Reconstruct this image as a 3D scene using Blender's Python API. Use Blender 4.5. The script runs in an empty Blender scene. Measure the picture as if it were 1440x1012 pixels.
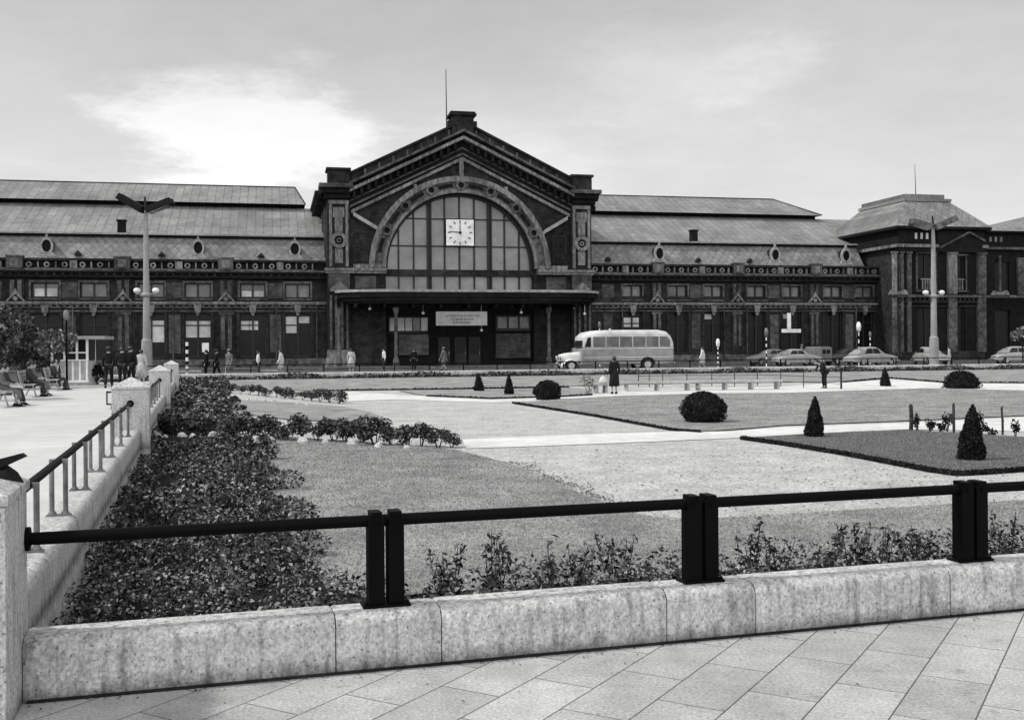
import bpy, bmesh, math, random
import numpy as np
from mathutils import Vector, Matrix
from mathutils.geometry import tessellate_polygon
R=math.radians; PI=math.pi
random.seed(7); rng=np.random.default_rng(7)
scn=bpy.context.scene; col=scn.collection

# ---------------------------------------------------------------- camera
FPX=1500.; RHO=.0075; HOR=487.6; CZ=1.65
cam=bpy.data.cameras.new('camera'); camo=bpy.data.objects.new('camera',cam); col.objects.link(camo)
cam.sensor_width=36; cam.lens=36*FPX/1440; cam.shift_y=-(506-HOR)/1440
cam.clip_start=.1; cam.clip_end=3000
camo.matrix_world=Matrix.Translation((0,0,CZ))@Matrix.Rotation(RHO,4,'Y')@Matrix.Rotation(R(90),4,'X')
scn.camera=camo
# ---------------------------------------------------------------- world, sun, exposure
SUN_AZ=R(-95); SUN_EL=R(50)
sd=Vector((math.sin(SUN_AZ)*math.cos(SUN_EL),math.cos(SUN_AZ)*math.cos(SUN_EL),math.sin(SUN_EL)))
sun=bpy.data.lights.new('sun','SUN'); sun.energy=2.5; sun.angle=R(4); sun.color=(1,.985,.96)
suno=bpy.data.objects.new('sun',sun); col.objects.link(suno)
suno.rotation_euler=sd.to_track_quat('Z','Y').to_euler(); suno.location=(0,0,60)
W=bpy.data.worlds.new('World'); scn.world=W; W.use_nodes=True
nt=W.node_tree; N=nt.nodes; L=nt.links; N.clear()
def nn(t,**k):
    n=N.new(t)
    for a,b in k.items(): setattr(n,a,b)
    return n
sky=nn('ShaderNodeTexSky',sky_type='NISHITA',sun_disc=False,sun_elevation=SUN_EL,sun_rotation=-SUN_AZ*-1,air_density=1.2,dust_density=2.5)
bw=nn('ShaderNodeRGBToBW'); L.new(sky.outputs[0],bw.inputs[0])
tc=nn('ShaderNodeTexCoord')
sep=nn('ShaderNodeSeparateXYZ'); L.new(tc.outputs['Generated'],sep.inputs[0])
def math_(op,a,b=None,c=None):
    m=nn('ShaderNodeMath',operation=op)
    for i,x in enumerate((a,b,c)):
        if x is None: continue
        if isinstance(x,(int,float)): m.inputs[i].default_value=x
        else: L.new(x,m.inputs[i])
    return m.outputs[0]
zc=math_('MAXIMUM',sep.outputs[2],.0)
zz=math_('ADD',zc,.14)
comb=nn('ShaderNodeCombineXYZ')
L.new(math_('DIVIDE',sep.outputs[0],zz),comb.inputs[0]); L.new(math_('DIVIDE',sep.outputs[1],zz),comb.inputs[1])
def noise(scale,detail,rough,off=0,src=comb):
    mp=nn('ShaderNodeMapping'); mp.inputs['Location'].default_value=(off,off*.7,0); L.new(src.outputs[0],mp.inputs[0])
    n=nn('ShaderNodeTexNoise'); n.inputs['Scale'].default_value=scale; n.inputs['Detail'].default_value=detail; n.inputs['Roughness'].default_value=rough
    L.new(mp.outputs[0],n.inputs['Vector']); return n.outputs[0]
n1=noise(.9,10,.66,3.1); n2=noise(2.2,10,.66,9.7)
# soft cumulus banks at given directions: (azimuth deg, elevation deg, inner cos, outer cos, brightness)
def bank(az,el,rad,soft):
    v=nn('ShaderNodeVectorMath',operation='SUBTRACT'); L.new(tc.outputs['Generated'],v.inputs[0])
    v.inputs[1].default_value=(math.sin(R(az))*math.cos(R(el)),math.cos(R(az))*math.cos(R(el)),math.sin(R(el)))
    s=nn('ShaderNodeVectorMath',operation='MULTIPLY'); L.new(v.outputs[0],s.inputs[0]); s.inputs[1].default_value=(1,1,1.9)
    l=nn('ShaderNodeVectorMath',operation='LENGTH'); L.new(s.outputs[0],l.inputs[0])
    d=math_('ADD',l.outputs['Value'],math_('MULTIPLY',math_('SUBTRACT',n2,.5),.27))
    mr=nn('ShaderNodeMapRange',interpolation_type='SMOOTHSTEP'); L.new(d,mr.inputs[0])
    mr.inputs[1].default_value=rad; mr.inputs[2].default_value=rad-soft; mr.inputs[3].default_value=0; mr.inputs[4].default_value=1
    return mr.outputs[0]
base=nn('ShaderNodeMapRange',interpolation_type='SMOOTHSTEP'); L.new(sep.outputs[2],base.inputs[0])
base.inputs[1].default_value=.04; base.inputs[2].default_value=.33; base.inputs[3].default_value=.80; base.inputs[4].default_value=.54
c=math_('ADD',base.outputs[0],math_('MULTIPLY',math_('SUBTRACT',n1,.5),.38))
c=math_('ADD',c,math_('MULTIPLY',bank(-14,11,.135,.08),.30))
c=math_('ADD',c,math_('MULTIPLY',bank(-20,6.5,.16,.14),.10))
c=math_('ADD',c,math_('MULTIPLY',bank(9.5,14,.13,.10),.09))
c=math_('ADD',c,math_('MULTIPLY',bank(13,13.5,.09,.08),.07))
c=math_('ADD',c,math_('MULTIPLY',bank(-1,8,.17,.14),.14))
# unseen bright sky patch added behind the viewer as fill for upright faces
c=math_('ADD',c,math_('MULTIPLY',bank(178,28,1.15,.75),1.25))
c=math_('ADD',math_('MULTIPLY',c,.9),math_('MULTIPLY',bw.outputs[0],.012))
bg=nn('ShaderNodeBackground'); L.new(c,bg.inputs[0]); bg.inputs[1].default_value=1.0
wo=nn('ShaderNodeOutputWorld'); L.new(bg.outputs[0],wo.inputs[0])
scn.view_settings.view_transform='Standard'; scn.view_settings.look='None'
scn.view_settings.exposure=.1; scn.view_settings.gamma=1
scn.cycles.use_denoising=True; scn.cycles.max_bounces=5; scn.cycles.transparent_max_bounces=8

# ---------------------------------------------------------------- geometry helpers
def ray(px,py):
    cx=(px-720)/FPX; cy=-(py-HOR)/FPX; c,s=math.cos(RHO),math.sin(RHO)
    return (cx*c+cy*s,1.0,-cx*s+cy*c)
TH=R(12.6); ct,st=math.cos(TH),math.sin(TH)
FO=((384-720)/FPX*96.2,96.2)
def S(px,py,v=0.):                       # sight line -> (u,z) on the plane v of the station front
    d=ray(px,py); t=(-FO[0]*st+FO[1]*ct+v)/(-d[0]*st+d[1]*ct)
    x,y=d[0]*t-FO[0],d[1]*t-FO[1]
    return (x*ct+y*st,CZ+d[2]*t)
def Uv(x,y):                             # world -> station frame
    x-=FO[0]; y-=FO[1]; return (x*ct+y*st,-x*st+y*ct)
def SW(u,v): return (FO[0]+u*ct-v*st,FO[1]+u*st+v*ct)
VW=-37.5                                 # far garden wall
GZ=-.45
def zg(x,y):
    v=Uv(x,y)[1]; t=min(1,max(0,(v+51.5)/13.5)); return GZ+.38*t
def gp(px,py,dz=0.):
    d=ray(px,py); t=(GZ-CZ)/d[2]
    for _ in range(30):
        z=zg(d[0]*t,d[1]*t)+dz; t2=(z-CZ)/d[2]; t=.5*t+.5*t2
    return (d[0]*t,d[1]*t)
def gz0(px,py,z=0.):
    d=ray(px,py); t=(z-CZ)/d[2]; return (d[0]*t,t)
CA=R(16.4); ca,sa=math.cos(CA),math.sin(CA); CO=(-2.56,4.80)
def E(a,b): return (CO[0]+a*ca-b*sa,CO[1]+a*sa+b*ca)
def Einv(x,y): x-=CO[0]; y-=CO[1]; return (x*ca+y*sa,-x*sa+y*ca)

class MB:
    def __init__(s): s.v=[]; s.f=[]
    def add(s,vs,fs):
        o=len(s.v); s.v+= [tuple(p) for p in vs]; s.f+=[tuple(i+o for i in f) for f in fs]; return s
    def bx(s,x0,x1,y0,y1,z0,z1):
        return s.add([(x0,y0,z0),(x1,y0,z0),(x1,y1,z0),(x0,y1,z0),(x0,y0,z1),(x1,y0,z1),(x1,y1,z1),(x0,y1,z1)],
          [(0,3,2,1),(4,5,6,7),(0,1,5,4),(1,2,6,5),(2,3,7,6),(3,0,4,7)])
    def xz(s,pts,y0,y1):                 # polygon in the xz plane, extruded along y
        n=len(pts); 
        return s.add([(p[0],y0,p[1]) for p in pts]+[(p[0],y1,p[1]) for p in pts],
          [tuple(range(n)),tuple(range(2*n-1,n-1,-1))]+[((i+1)%n,i,n+i,n+(i+1)%n) for i in range(n)])
    def xy(s,pts,z0,z1):
        n=len(pts)
        return s.add([(p[0],p[1],z0) for p in pts]+[(p[0],p[1],z1) for p in pts],
          [tuple(range(n-1,-1,-1)),tuple(range(n,2*n))]+[(i,(i+1)%n,n+(i+1)%n,n+i) for i in range(n)])
    def loft(s,rings,cap=True):
        n=len(rings[0]); vs=[p for r in rings for p in r]; fs=[]
        for k in range(len(rings)-1):
            for i in range(n):
                j=(i+1)%n; fs.append((k*n+i,k*n+j,(k+1)*n+j,(k+1)*n+i))
        if cap: fs+= [tuple(range(n-1,-1,-1)),tuple((len(rings)-1)*n+i for i in range(n))]
        return s.add(vs,fs)
    def tube(s,path,r,n=8):
        rings=[]; P=[Vector(p) for p in path]
        for k,p in enumerate(P):
            t=((P[min(k+1,len(P)-1)]-P[max(k-1,0)])).normalized()
            a=t.cross(Vector((0,0,1)));
            if a.length<.01: a=Vector((1,0,0))
            a.normalize(); b=t.cross(a); rr=r[k] if isinstance(r,(list,tuple)) else r
            rings.append([tuple(p+rr*(math.cos(2*PI*i/n)*a+math.sin(2*PI*i/n)*b)) for i in range(n)])
        return s.loft(rings)
    def lathe(s,prof,c=(0,0,0),n=16):
        return s.loft([[(c[0]+r*math.cos(2*PI*i/n),c[1]+r*math.sin(2*PI*i/n),c[2]+z) for i in range(n)] for r,z in prof])
    def disc_y(s,c,r,y0,y1,n=20):
        return s.xz([(c[0]+r*math.cos(2*PI*i/n),c[1]+r*math.sin(2*PI*i/n)) for i in range(n)],y0,y1)
    def ring_y(s,c,r0,r1,y0,y1,a0=0,a1=2*PI,n=24):
        for k in range(n):
            a=a0+(a1-a0)*k/n; b=a0+(a1-a0)*(k+1)/n
            s.xz([(c[0]+r0*math.cos(a),c[1]+r0*math.sin(a)),(c[0]+r1*math.cos(a),c[1]+r1*math.sin(a)),
                  (c[0]+r1*math.cos(b),c[1]+r1*math.sin(b)),(c[0]+r0*math.cos(b),c[1]+r0*math.sin(b))],y0,y1)
        return s
    def build(s,name,m,parent=None,smooth=None,loc=None,bevel=0):
        me=bpy.data.meshes.new(name); me.from_pydata(s.v,[],s.f); me.materials.append(m); me.update()
        bm=bmesh.new(); bm.from_mesh(me); bmesh.ops.recalc_face_normals(bm,faces=bm.faces)
        if bevel: bmesh.ops.bevel(bm,geom=[e for e in bm.edges if len(e.link_faces)==2 and e.calc_face_angle(0)>.6],offset=bevel,segments=2,affect='EDGES',profile=.6,clamp_overlap=True)
        bm.to_mesh(me); bm.free()
        if smooth is not None:
            me.polygons.foreach_set('use_smooth',[True]*len(me.polygons)); me.set_sharp_from_angle(angle=R(smooth))
        o=bpy.data.objects.new(name,me); col.objects.link(o)
        if parent: o.parent=parent
        if loc: o.location=loc
        return o
def tag(o,label=None,cat=None,group=None,kind=None):
    if label: o['label']=label
    if cat: o['category']=cat
    if group: o['group']=group
    if kind: o['kind']=kind
    return o
def empty(name,loc,rz=0.,label=None,cat=None,group=None):
    o=bpy.data.objects.new(name,None); col.objects.link(o); o.location=loc; o.rotation_euler=(0,0,rz); o.empty_display_size=.2
    return tag(o,label,cat,group)
def dup(o,parent=None):
    c=o.copy(); col.objects.link(c)
    if parent: c.parent=parent
    for ch in list(o.children): dup(ch,c)
    return c

# ---------------------------------------------------------------- materials
def mat(name,c,rough=.8,var=.25,scale=4.,big=.35,bump=0.,spec=.4,metal=0.,stretch=(1,1,1),grain=0.,gscale=90.):
    m=bpy.data.materials.new(name); m.use_nodes=True; t=m.node_tree; n=t.nodes; l=t.links
    b=n['Principled BSDF']; b.inputs['Roughness'].default_value=rough; b.inputs['Specular IOR Level'].default_value=spec; b.inputs['Metallic'].default_value=metal
    tc=n.new('ShaderNodeTexCoord'); mp=n.new('ShaderNodeMapping'); mp.inputs['Scale'].default_value=stretch; l.new(tc.outputs['Object'],mp.inputs[0])
    def no(s,d): 
        x=n.new('ShaderNodeTexNoise'); x.inputs['Scale'].default_value=s; x.inputs['Detail'].default_value=d; x.inputs['Roughness'].default_value=.65; l.new(mp.outputs[0],x.inputs['Vector']); return x.outputs[0]
    def ma(op,a,bb):
        x=n.new('ShaderNodeMath'); x.operation=op
        for i,q in enumerate((a,bb)):
            if isinstance(q,(int,float)): x.inputs[i].default_value=q
            else: l.new(q,x.inputs[i])
        return x.outputs[0]
    def rmap(q,amp):   # noise -> 1 +- amp
        x=n.new('ShaderNodeMapRange'); l.new(q,x.inputs[0]); x.inputs[1].default_value=.3; x.inputs[2].default_value=.7; x.inputs[3].default_value=1-amp; x.inputs[4].default_value=1+amp; return x.outputs[0]
    f=no(scale,8); v=rmap(f,var); v=ma('MULTIPLY',v,rmap(no(scale*.13,4),big))
    if grain: v=ma('MULTIPLY',v,rmap(no(gscale,3),grain))
    v=ma('MULTIPLY',v,c); m['v']=1
    l.new(v,b.inputs['Base Color'])
    if bump:
        bp=n.new('ShaderNodeBump'); bp.inputs['Strength'].default_value=bump; bp.inputs['Distance'].default_value=.02; l.new(no(scale*3,6),bp.inputs['Height']); l.new(bp.outputs[0],b.inputs['Normal'])
    m['_']=0; MATV[name]=(v,mp,ma,rmap,no,tc); return m
MATV={}
def leafmat(name,c,c2,rough=.45):
    m=bpy.data.materials.new(name); m.use_nodes=True; t=m.node_tree; n=t.nodes; l=t.links; b=n['Principled BSDF']
    g=n.new('ShaderNodeNewGeometry'); r=n.new('ShaderNodeMapRange'); l.new(g.outputs['Random Per Island'],r.inputs[0]); r.inputs[3].default_value=c; r.inputs[4].default_value=c2
    p=n.new('ShaderNodeMath'); p.operation='POWER'; p.inputs[1].default_value=3.2; l.new(g.outputs['Random Per Island'],p.inputs[0]); l.new(p.outputs[0],r.inputs[0])
    l.new(r.outputs[0],b.inputs['Base Color']); b.inputs['Roughness'].default_value=rough; b.inputs['Specular IOR Level'].default_value=.35
    return m
def mixlines(m,name,kind,scale,mortar,w,h,offset=.5,rot=0.,dark=.25,swap=None,contrast=.12):
    """overlay brick courses / sheet seams on a material's colour"""
    v,mp,ma,rmap,no,tc=MATV[name]; t=m.node_tree; n=t.nodes; l=t.links
    mp2=n.new('ShaderNodeMapping'); mp2.inputs['Rotation'].default_value=(0,0,rot)
    src=tc.outputs['Object']
    if swap:
        sp=n.new('ShaderNodeSeparateXYZ'); l.new(src,sp.inputs[0]); cb=n.new('ShaderNodeCombineXYZ')
        for i,a in enumerate(swap): l.new(sp.outputs[a],cb.inputs[i])
        src=cb.outputs[0]
    l.new(src,mp2.inputs[0])
    br=n.new('ShaderNodeTexBrick'); l.new(mp2.outputs[0],br.inputs['Vector']); br.offset=offset; br.squash=1
    br.inputs['Scale'].default_value=scale; br.inputs['Mortar Size'].default_value=mortar; br.inputs['Mortar Smooth'].default_value=.3
    br.inputs['Brick Width'].default_value=w; br.inputs['Row Height'].default_value=h
    br.inputs['Color1'].default_value=(1-contrast,)*3+(1,); br.inputs['Color2'].default_value=(1+contrast,)*3+(1,); br.inputs['Mortar'].default_value=(dark,)*3+(1,)
    o=ma('MULTIPLY',v,br.outputs['Color']); l.new(o,n['Principled BSDF'].inputs['Base Color']); return m
M={}
def mk(k,*a,**kw): M[k]=mat(k,*a,**kw); return M[k]
mk('brick',0.024,rough=.85,var=0.75,scale=1.6,big=0.6,spec=.2); mixlines(M['brick'],'brick','b',1,.012,.5,.16,swap=(0,2,1),dark=.7,contrast=.25)
mk('sooty',0.011,rough=.9,var=.5,scale=2,big=.4,spec=.15)
mk('stone_light',0.175,rough=.85,var=0.7,scale=2.6,big=0.5,spec=.2,stretch=(1.6,1,.6))
mk('stone_pale',.34,rough=.85,var=.4,scale=3,big=.3,spec=.2)
mk('pale_iron',.16,rough=.4,var=.5,scale=9,spec=.5)  # paler iron for the double posts of the side railings
mk('stone_mid',0.09,rough=.85,var=0.75,scale=2.6,big=0.6,spec=.2)
mk('stone_dark',0.025,rough=.85,var=0.8,scale=2.2,big=0.6,spec=.2)
mk('panel_brick',0.08,rough=.85,var=0.6,scale=1.8,big=0.5,spec=.2); mixlines(M['panel_brick'],'panel_brick','b',1,.012,.5,.16,swap=(0,2,1),dark=.6,contrast=.2)
mk('zinc',0.21,rough=.6,var=0.25,scale=2.2,big=0.3,spec=.4); mixlines(M['zinc'],'zinc','b',1,.045,.8,2.3,offset=0,dark=.60,contrast=.12)
mk('slate',0.185,rough=.55,var=0.35,scale=3,big=0.35,spec=.4); mixlines(M['slate'],'slate','b',1,.05,.55,.55,offset=0,rot=R(45),swap=(0,2,1),dark=.72,contrast=.16)
mk('dark_iron',0.002,rough=0.55,var=.3,spec=0.07)
mk('iron_frame',.02,rough=.6,var=.3)
mk('big_glass',0.23,rough=0.3,var=.22,scale=.8,big=.35,spec=.6,metal=0.35)
mk('glass_dark',0.008,rough=0.3,var=0.6,spec=0.25)
mk('glass_mid',0.14,rough=.25,var=.45,scale=1.5,big=.4,spec=.6)
mk('blind',.5,rough=.7,var=.2,scale=2)
mk('white_enamel',0.88,rough=.4,var=.06)
mk('black_paint',0.003,rough=.5,var=.3,spec=0.12)
mk('concrete',.34,rough=.9,var=.16,scale=5,big=.22,bump=.5,grain=.22,gscale=70)
mk('lamp_concrete',.30,rough=.85,var=.15,scale=4,big=.2)
mk('opal',.85,rough=.3,var=.05)
mk('gravel',0.43,rough=.95,var=0.34,scale=11,big=0.2,bump=.8,grain=0.5,gscale=26)
mk('lawn',0.27,rough=.95,var=.22,scale=9,big=0.32,bump=.9,grain=.40,gscale=34,spec=.1)
mk('lawn_dark',0.115,rough=.95,var=.3,scale=9,big=.25,bump=.9,grain=.45,gscale=26,spec=.1)
mk('soil',.022,rough=1,var=.4,scale=9,bump=1,spec=.1)
mk('path',0.62,rough=.95,var=0.16,scale=3,big=0.14,bump=.4,grain=.12,gscale=40)
mk('asphalt',.05,rough=.9,var=.25,scale=3)
mk('paving',0.39,rough=.85,var=0.2,scale=3,big=0.22,bump=.25,grain=0.34,gscale=60)
mixlines(M['paving'],'paving','b',1,.0045,.66,.33,rot=R(59.2)*-1,dark=.24,contrast=.13)
mk('promenade',0.5,rough=.9,var=.10,scale=1.5,big=.14,bump=.3,grain=.14,gscale=30)
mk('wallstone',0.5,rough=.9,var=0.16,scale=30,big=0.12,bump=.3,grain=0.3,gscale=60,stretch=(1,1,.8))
mk('stone_white',0.5,rough=.8,var=0.3,scale=9)
mk('bus_cream',0.66,rough=.3,var=.05,spec=.5); mk('bus_grey',0.29,rough=.35,var=.12,scale=3,spec=.5)
mk('chrome',.6,rough=.2,var=.05,metal=.9); mk('rubber',.015,rough=.8,var=.2)
mk('car_light',0.3,rough=.25,var=.04,spec=.6); mk('car_mid',.16,rough=.25,var=.05,spec=.6); mk('car_dark',.02,rough=.2,var=.05,spec=.6)
mk('skin',.35,rough=.6,var=.08,scale=20); mk('hair',.015,rough=.5,var=.2)
mk('cloth_black',0.004,rough=.9,var=.3); mk('cloth_grey',.14,rough=.9,var=.2); mk('cloth_light',.45,rough=.9,var=.12); mk('cloth_white',.72,rough=.9,var=.06); mk('cloth_dark',.035,rough=.9,var=.2)
mk('wood_light',.42,rough=.7,var=.25,scale=8); mk('wood_dark',.03,rough=.8,var=.3,scale=8); mk('bark',.04,rough=.95,var=.4,scale=8)
mk('topiary_core',0.006,rough=1,var=.4,scale=12,bump=1,spec=.05)
M['leaf_rose']=leafmat('leaf_rose',.005,.38,.6); M['leaf_shrub']=leafmat('leaf_shrub',.015,.20,.6)
M['leaf_dark']=leafmat('leaf_dark',.004,.022,.8); M['leaf_tree']=leafmat('leaf_tree',.008,.30,.6); M['leaf_pale']=leafmat('leaf_pale',.10,.40,.5)
M['grass']=leafmat('grass_blade',.15,.34,.8)
# vertical weather streaks and a darker foot on the garden wall stone
v,mp,ma,rmap,no,tc_=MATV['wallstone']; t=M['wallstone'].node_tree; n_=t.nodes; l_=t.links
sx=n_.new('ShaderNodeMapping'); sx.inputs['Scale'].default_value=(16,16,2.0); l_.new(tc_.outputs['Object'],sx.inputs[0])
nz=n_.new('ShaderNodeTexNoise'); nz.inputs['Scale'].default_value=1.3; nz.inputs['Detail'].default_value=6; l_.new(sx.outputs[0],nz.inputs['Vector'])
mr=n_.new('ShaderNodeMapRange'); l_.new(nz.outputs[0],mr.inputs[0]); mr.inputs[1].default_value=.5; mr.inputs[2].default_value=.7; mr.inputs[3].default_value=1; mr.inputs[4].default_value=.5
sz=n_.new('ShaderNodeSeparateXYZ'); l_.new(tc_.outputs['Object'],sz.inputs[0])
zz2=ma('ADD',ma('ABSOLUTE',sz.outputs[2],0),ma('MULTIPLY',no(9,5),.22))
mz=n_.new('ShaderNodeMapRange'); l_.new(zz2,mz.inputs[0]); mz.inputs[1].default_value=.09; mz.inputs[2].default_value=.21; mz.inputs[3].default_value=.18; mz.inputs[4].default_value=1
# pits
vo=n_.new('ShaderNodeTexNoise'); vo.inputs['Scale'].default_value=55; vo.inputs['Detail'].default_value=3; l_.new(tc_.outputs['Object'],vo.inputs['Vector'])
mv=n_.new('ShaderNodeMapRange'); l_.new(vo.outputs[0],mv.inputs[0]); mv.inputs[1].default_value=.60; mv.inputs[2].default_value=.68; mv.inputs[3].default_value=1; mv.inputs[4].default_value=.35
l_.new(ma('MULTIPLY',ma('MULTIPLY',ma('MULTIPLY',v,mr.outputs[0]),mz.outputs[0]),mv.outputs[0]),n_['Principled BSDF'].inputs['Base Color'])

# worn stains on the paving
v,mp,ma,rmap,no,tc_=MATV['paving']; t=M['paving'].node_tree; b_=t.nodes['Principled BSDF']; src=b_.inputs['Base Color'].links[0].from_socket
q=t.nodes.new('ShaderNodeMapRange'); t.links.new(no(5.5,7),q.inputs[0]); q.inputs[1].default_value=.60; q.inputs[2].default_value=.72; q.inputs[3].default_value=1; q.inputs[4].default_value=.55
t.links.new(ma('MULTIPLY',src,q.outputs[0]),b_.inputs['Base Color'])
# ================================================================ THE SETTING
def struct(o): o['kind']='structure'; return o
def ngon_sheet(name,pts,m,dz,cuts=1.5,fixed=None):
    bm=bmesh.new(); vs=[bm.verts.new((p[0],p[1],0)) for p in pts]
    for t in tessellate_polygon([[Vector((p[0],p[1],0)) for p in pts]]):
        try: bm.faces.new([vs[k] for k in t])
        except ValueError: pass
    xs=[p[0] for p in pts]; ys=[p[1] for p in pts]
    n_=(-st,ct,0); vv=[Uv(*p)[1] for p in pts]; v=max(min(vv),-51.5)
    if fixed is None and max(vv)>-51.5:
        while v<max(vv):
            o=SW(0,v); bmesh.ops.bisect_plane(bm,geom=bm.verts[:]+bm.edges[:]+bm.faces[:],plane_co=(o[0],o[1],0),plane_no=n_); v+=13.5/4
    for v in bm.verts: v.co.z=(zg(v.co.x,v.co.y)+dz) if fixed is None else fixed
    bmesh.ops.recalc_face_normals(bm,faces=bm.faces)
    if sum(f.normal.z for f in bm.faces)<0: bmesh.ops.reverse_faces(bm,faces=bm.faces)
    me=bpy.data.meshes.new(name); bm.to_mesh(me); bm.free(); me.materials.append(m)
    o=bpy.data.objects.new(name,me); col.objects.link(o); return o
b=MB(); b.add([(-1500,-300,-1.2),(1500,-300,-1.2),(1500,2500,-1.2),(-1500,2500,-1.2)],[(0,1,2,3)]); struct(b.build('ground',M['asphalt']))
gpts=[E(-.05,.2),E(60,.2),SW(150,VW),SW(-40,VW)]; gpts[3]=E(-.05,70)
struct(ngon_sheet('garden_ground',[E(-.05,.2),E(90,.2),SW(95,VW+.1),E(0,56.3)],M['gravel'],0,3))
# pavement in front of the garden, promenade to its left, forecourt road behind it
b=MB(); b.xy([E(-.16,-9),E(60,-9),E(60,.25),E(-.16,.25)],-1.2,0); struct(b.build('pavement',M['paving']))
kerbv=-42.
b=MB(); p0=E(-.03,0); 
b.xy([E(-45,-9),E(-.1601,-9),E(-.1601,.25),E(-.05,.3),E(-.05,54.0),SW(-9.5,kerbv),SW(-60,kerbv),E(-45,30)],-1.2,-.002); struct(b.build('promenade',M['promenade']))
b=MB(); b.xy([SW(-9.5,kerbv+.005),SW(-60,kerbv+.005),SW(-60,kerbv+.25),SW(-9.5,kerbv+.25)][::-1],-1.2,.01); struct(b.build('kerb',M['concrete']))
b=MB(); b.xy([SW(-150,kerbv+.26),SW(-9.4,kerbv+.26),SW(-9.4,VW-.05),SW(200,VW-.05),SW(200,400),SW(-150,400)],-1.2,-.12); struct(b.build('road',M['asphalt']))
b=MB(); b.xy([SW(-150,-9),SW(200,-9),SW(200,60),SW(-150,60)],-1.2,0); struct(b.build('station_pavement',M['stone_mid']))
# lawns, laid out from their edges on the sunken ground
LA=[gp(*p) for p in [(352,612),(500,622),(640,634),(712,652),(775,677),(820,698),(844,707),(880,722),(930,731),(1005,731.5),(1342,711),(1440,706),(1560,699)]]
LA+= [E(12,3.3),E(2.3,3.3),E(2.0,3.6),E(2.0,17)]
lawns=[LA]
lawns.append([gp(*p) for p in [(722,567),(835,585),(945,605),(985,608),(1030,605),(1100,599),(1277,592.5),(1440,585),(1600,576),(1600,552),(1440,549.5),(1300,546.5),(1100,553),(1000,553.5),(867,557.5),(788,562)]])
lawns.append([gp(*p) for p in [(1043,617),(1140,612),(1200,608),(1277,606),(1440,616),(1600,624),(1600,652),(1440,662),(1385,666),(1345,668),(1310,663),(1180,638),(1100,625)]])
lawns.append([gp(*p) for p in [(560,550),(640,549),(800,545.5),(832,548),(832,555.5),(788,558),(690,561),(600,557)]])
lawns.append([gp(*p) for p in [(240,549),(440,549.5),(640,546.5),(800,543.5),(870,541),(1000,539),(1180,537),(1251,532),(1331,538),(1440,538.5),(1640,540)]]+[SW(60,VW-.4),SW(-2.5,VW-.4)])
lawns.append([gp(*p) for p in [(318,562),(400,566),(480,572),(520,580),(545,590),(480,594),(400,590),(335,582)]])
for i,pl in enumerate(lawns): struct(ngon_sheet('lawn',pl,M['lawn_dark' if i==2 else 'lawn'],.03,1.2))
# compacted bright footpaths crossing the gravel
PT=[[(650,618),(800,612),(945,607),(1030,607),(1100,601),(1277,594.5),(1440,587),(1600,578),(1600,606),(1440,607),(1277,604),(1140,610),(1040,616),(900,622),(780,627),(655,631)],
    [(440,551),(560,556),(690,563),(788,560),(867,556.5),(1000,552),(1100,551.5),(1300,545.5),(1440,548.5),(1600,550.5),(1600,542),(1440,540),(1331,539.5),(1251,534),(1180,539),(1100,547),(1000,547.5),(874,553),(836,557),(788,559),(690,562)]]
struct(ngon_sheet('footpath',[gp(*p) for p in PT[0]],M['path'],.012,1.5))
struct(ngon_sheet('footpath',[gp(*p) for p in [(480,565),(560,562),(690,566),(788,564),(867,559),(1000,555),(1100,554.5),(1300,548),(1440,551),(1600,553),(1600,541),(1440,539),(1331,539),(1251,532.5),(1180,537.5),(1100,544),(1000,546),(874,550),(836,554),(788,557),(690,560),(500,551),(440,551)]],M['path'],.012,1.5))
struct(ngon_sheet('flower_bed_soil',[E(.1,.3),E(40,.3),E(40,3.45),E(2.45,3.45),E(2.15,3.9),E(2.02,6),E(2.2,9),E(2.0,12),E(2.15,15),E(2.05,18),E(2.2,24),E(2.1,30),E(2.2,50),E(.1,50)],M['soil'],.045,2))

# ---------------------------------------------------------------- garden walls, pillars, railings
def wall_profile(w,h,r=.07,n=5,z0=-.5):
    p=[(-w/2,z0)]
    for i in range(n+1):
        a=PI-PI/2*i/n; p.append((-w/2+r+r*math.cos(a),h-r+r*math.sin(a)))
    for i in range(n+1):
        a=PI/2-PI/2*i/n; p.append((w/2-r+r*math.cos(a),h-r+r*math.sin(a)))
    p.append((w/2,z0)); return p
def wall(name,org,ang,L_,joints,w,h,label,z0=-.5):
    """solid stones along local x with 5 mm open joints over a dark core"""
    root=empty(name,(org[0],org[1],0),ang,label,'wall')
    js=[0]+sorted(joints)+[L_]; b=MB(); pr=wall_profile(w,h,z0=z0)
    for i in range(len(js)-1):
        a,c=js[i]+.003,js[i+1]-.003; k=random.uniform(-.0025,.0025)
        b.loft([[(a+.0,q[0]*.97,q[1]-.006) for q in pr],[(a+.012,q[0],q[1]+k) for q in pr],[(c-.012,q[0],q[1]+k) for q in pr],[(c,q[0]*.97,q[1]-.006) for q in pr]])
    b.build('stone_coping',M['wallstone'],root,smooth=50)
    c=MB(); c.bx(0.01,L_-.01,-w/2+.02,w/2-.02,z0,h-.03); c.build('core',M['soil'],root)
    if ang==CA: c=MB(); c.bx(0.02,L_-.02,-w/2-.012,-w/2+.03,-.01,.014); c.build('foot_shadow',M['soil'],root)  # dark strip standing in for the contact shade along the front wall's foot
    return root
WH=.30
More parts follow.
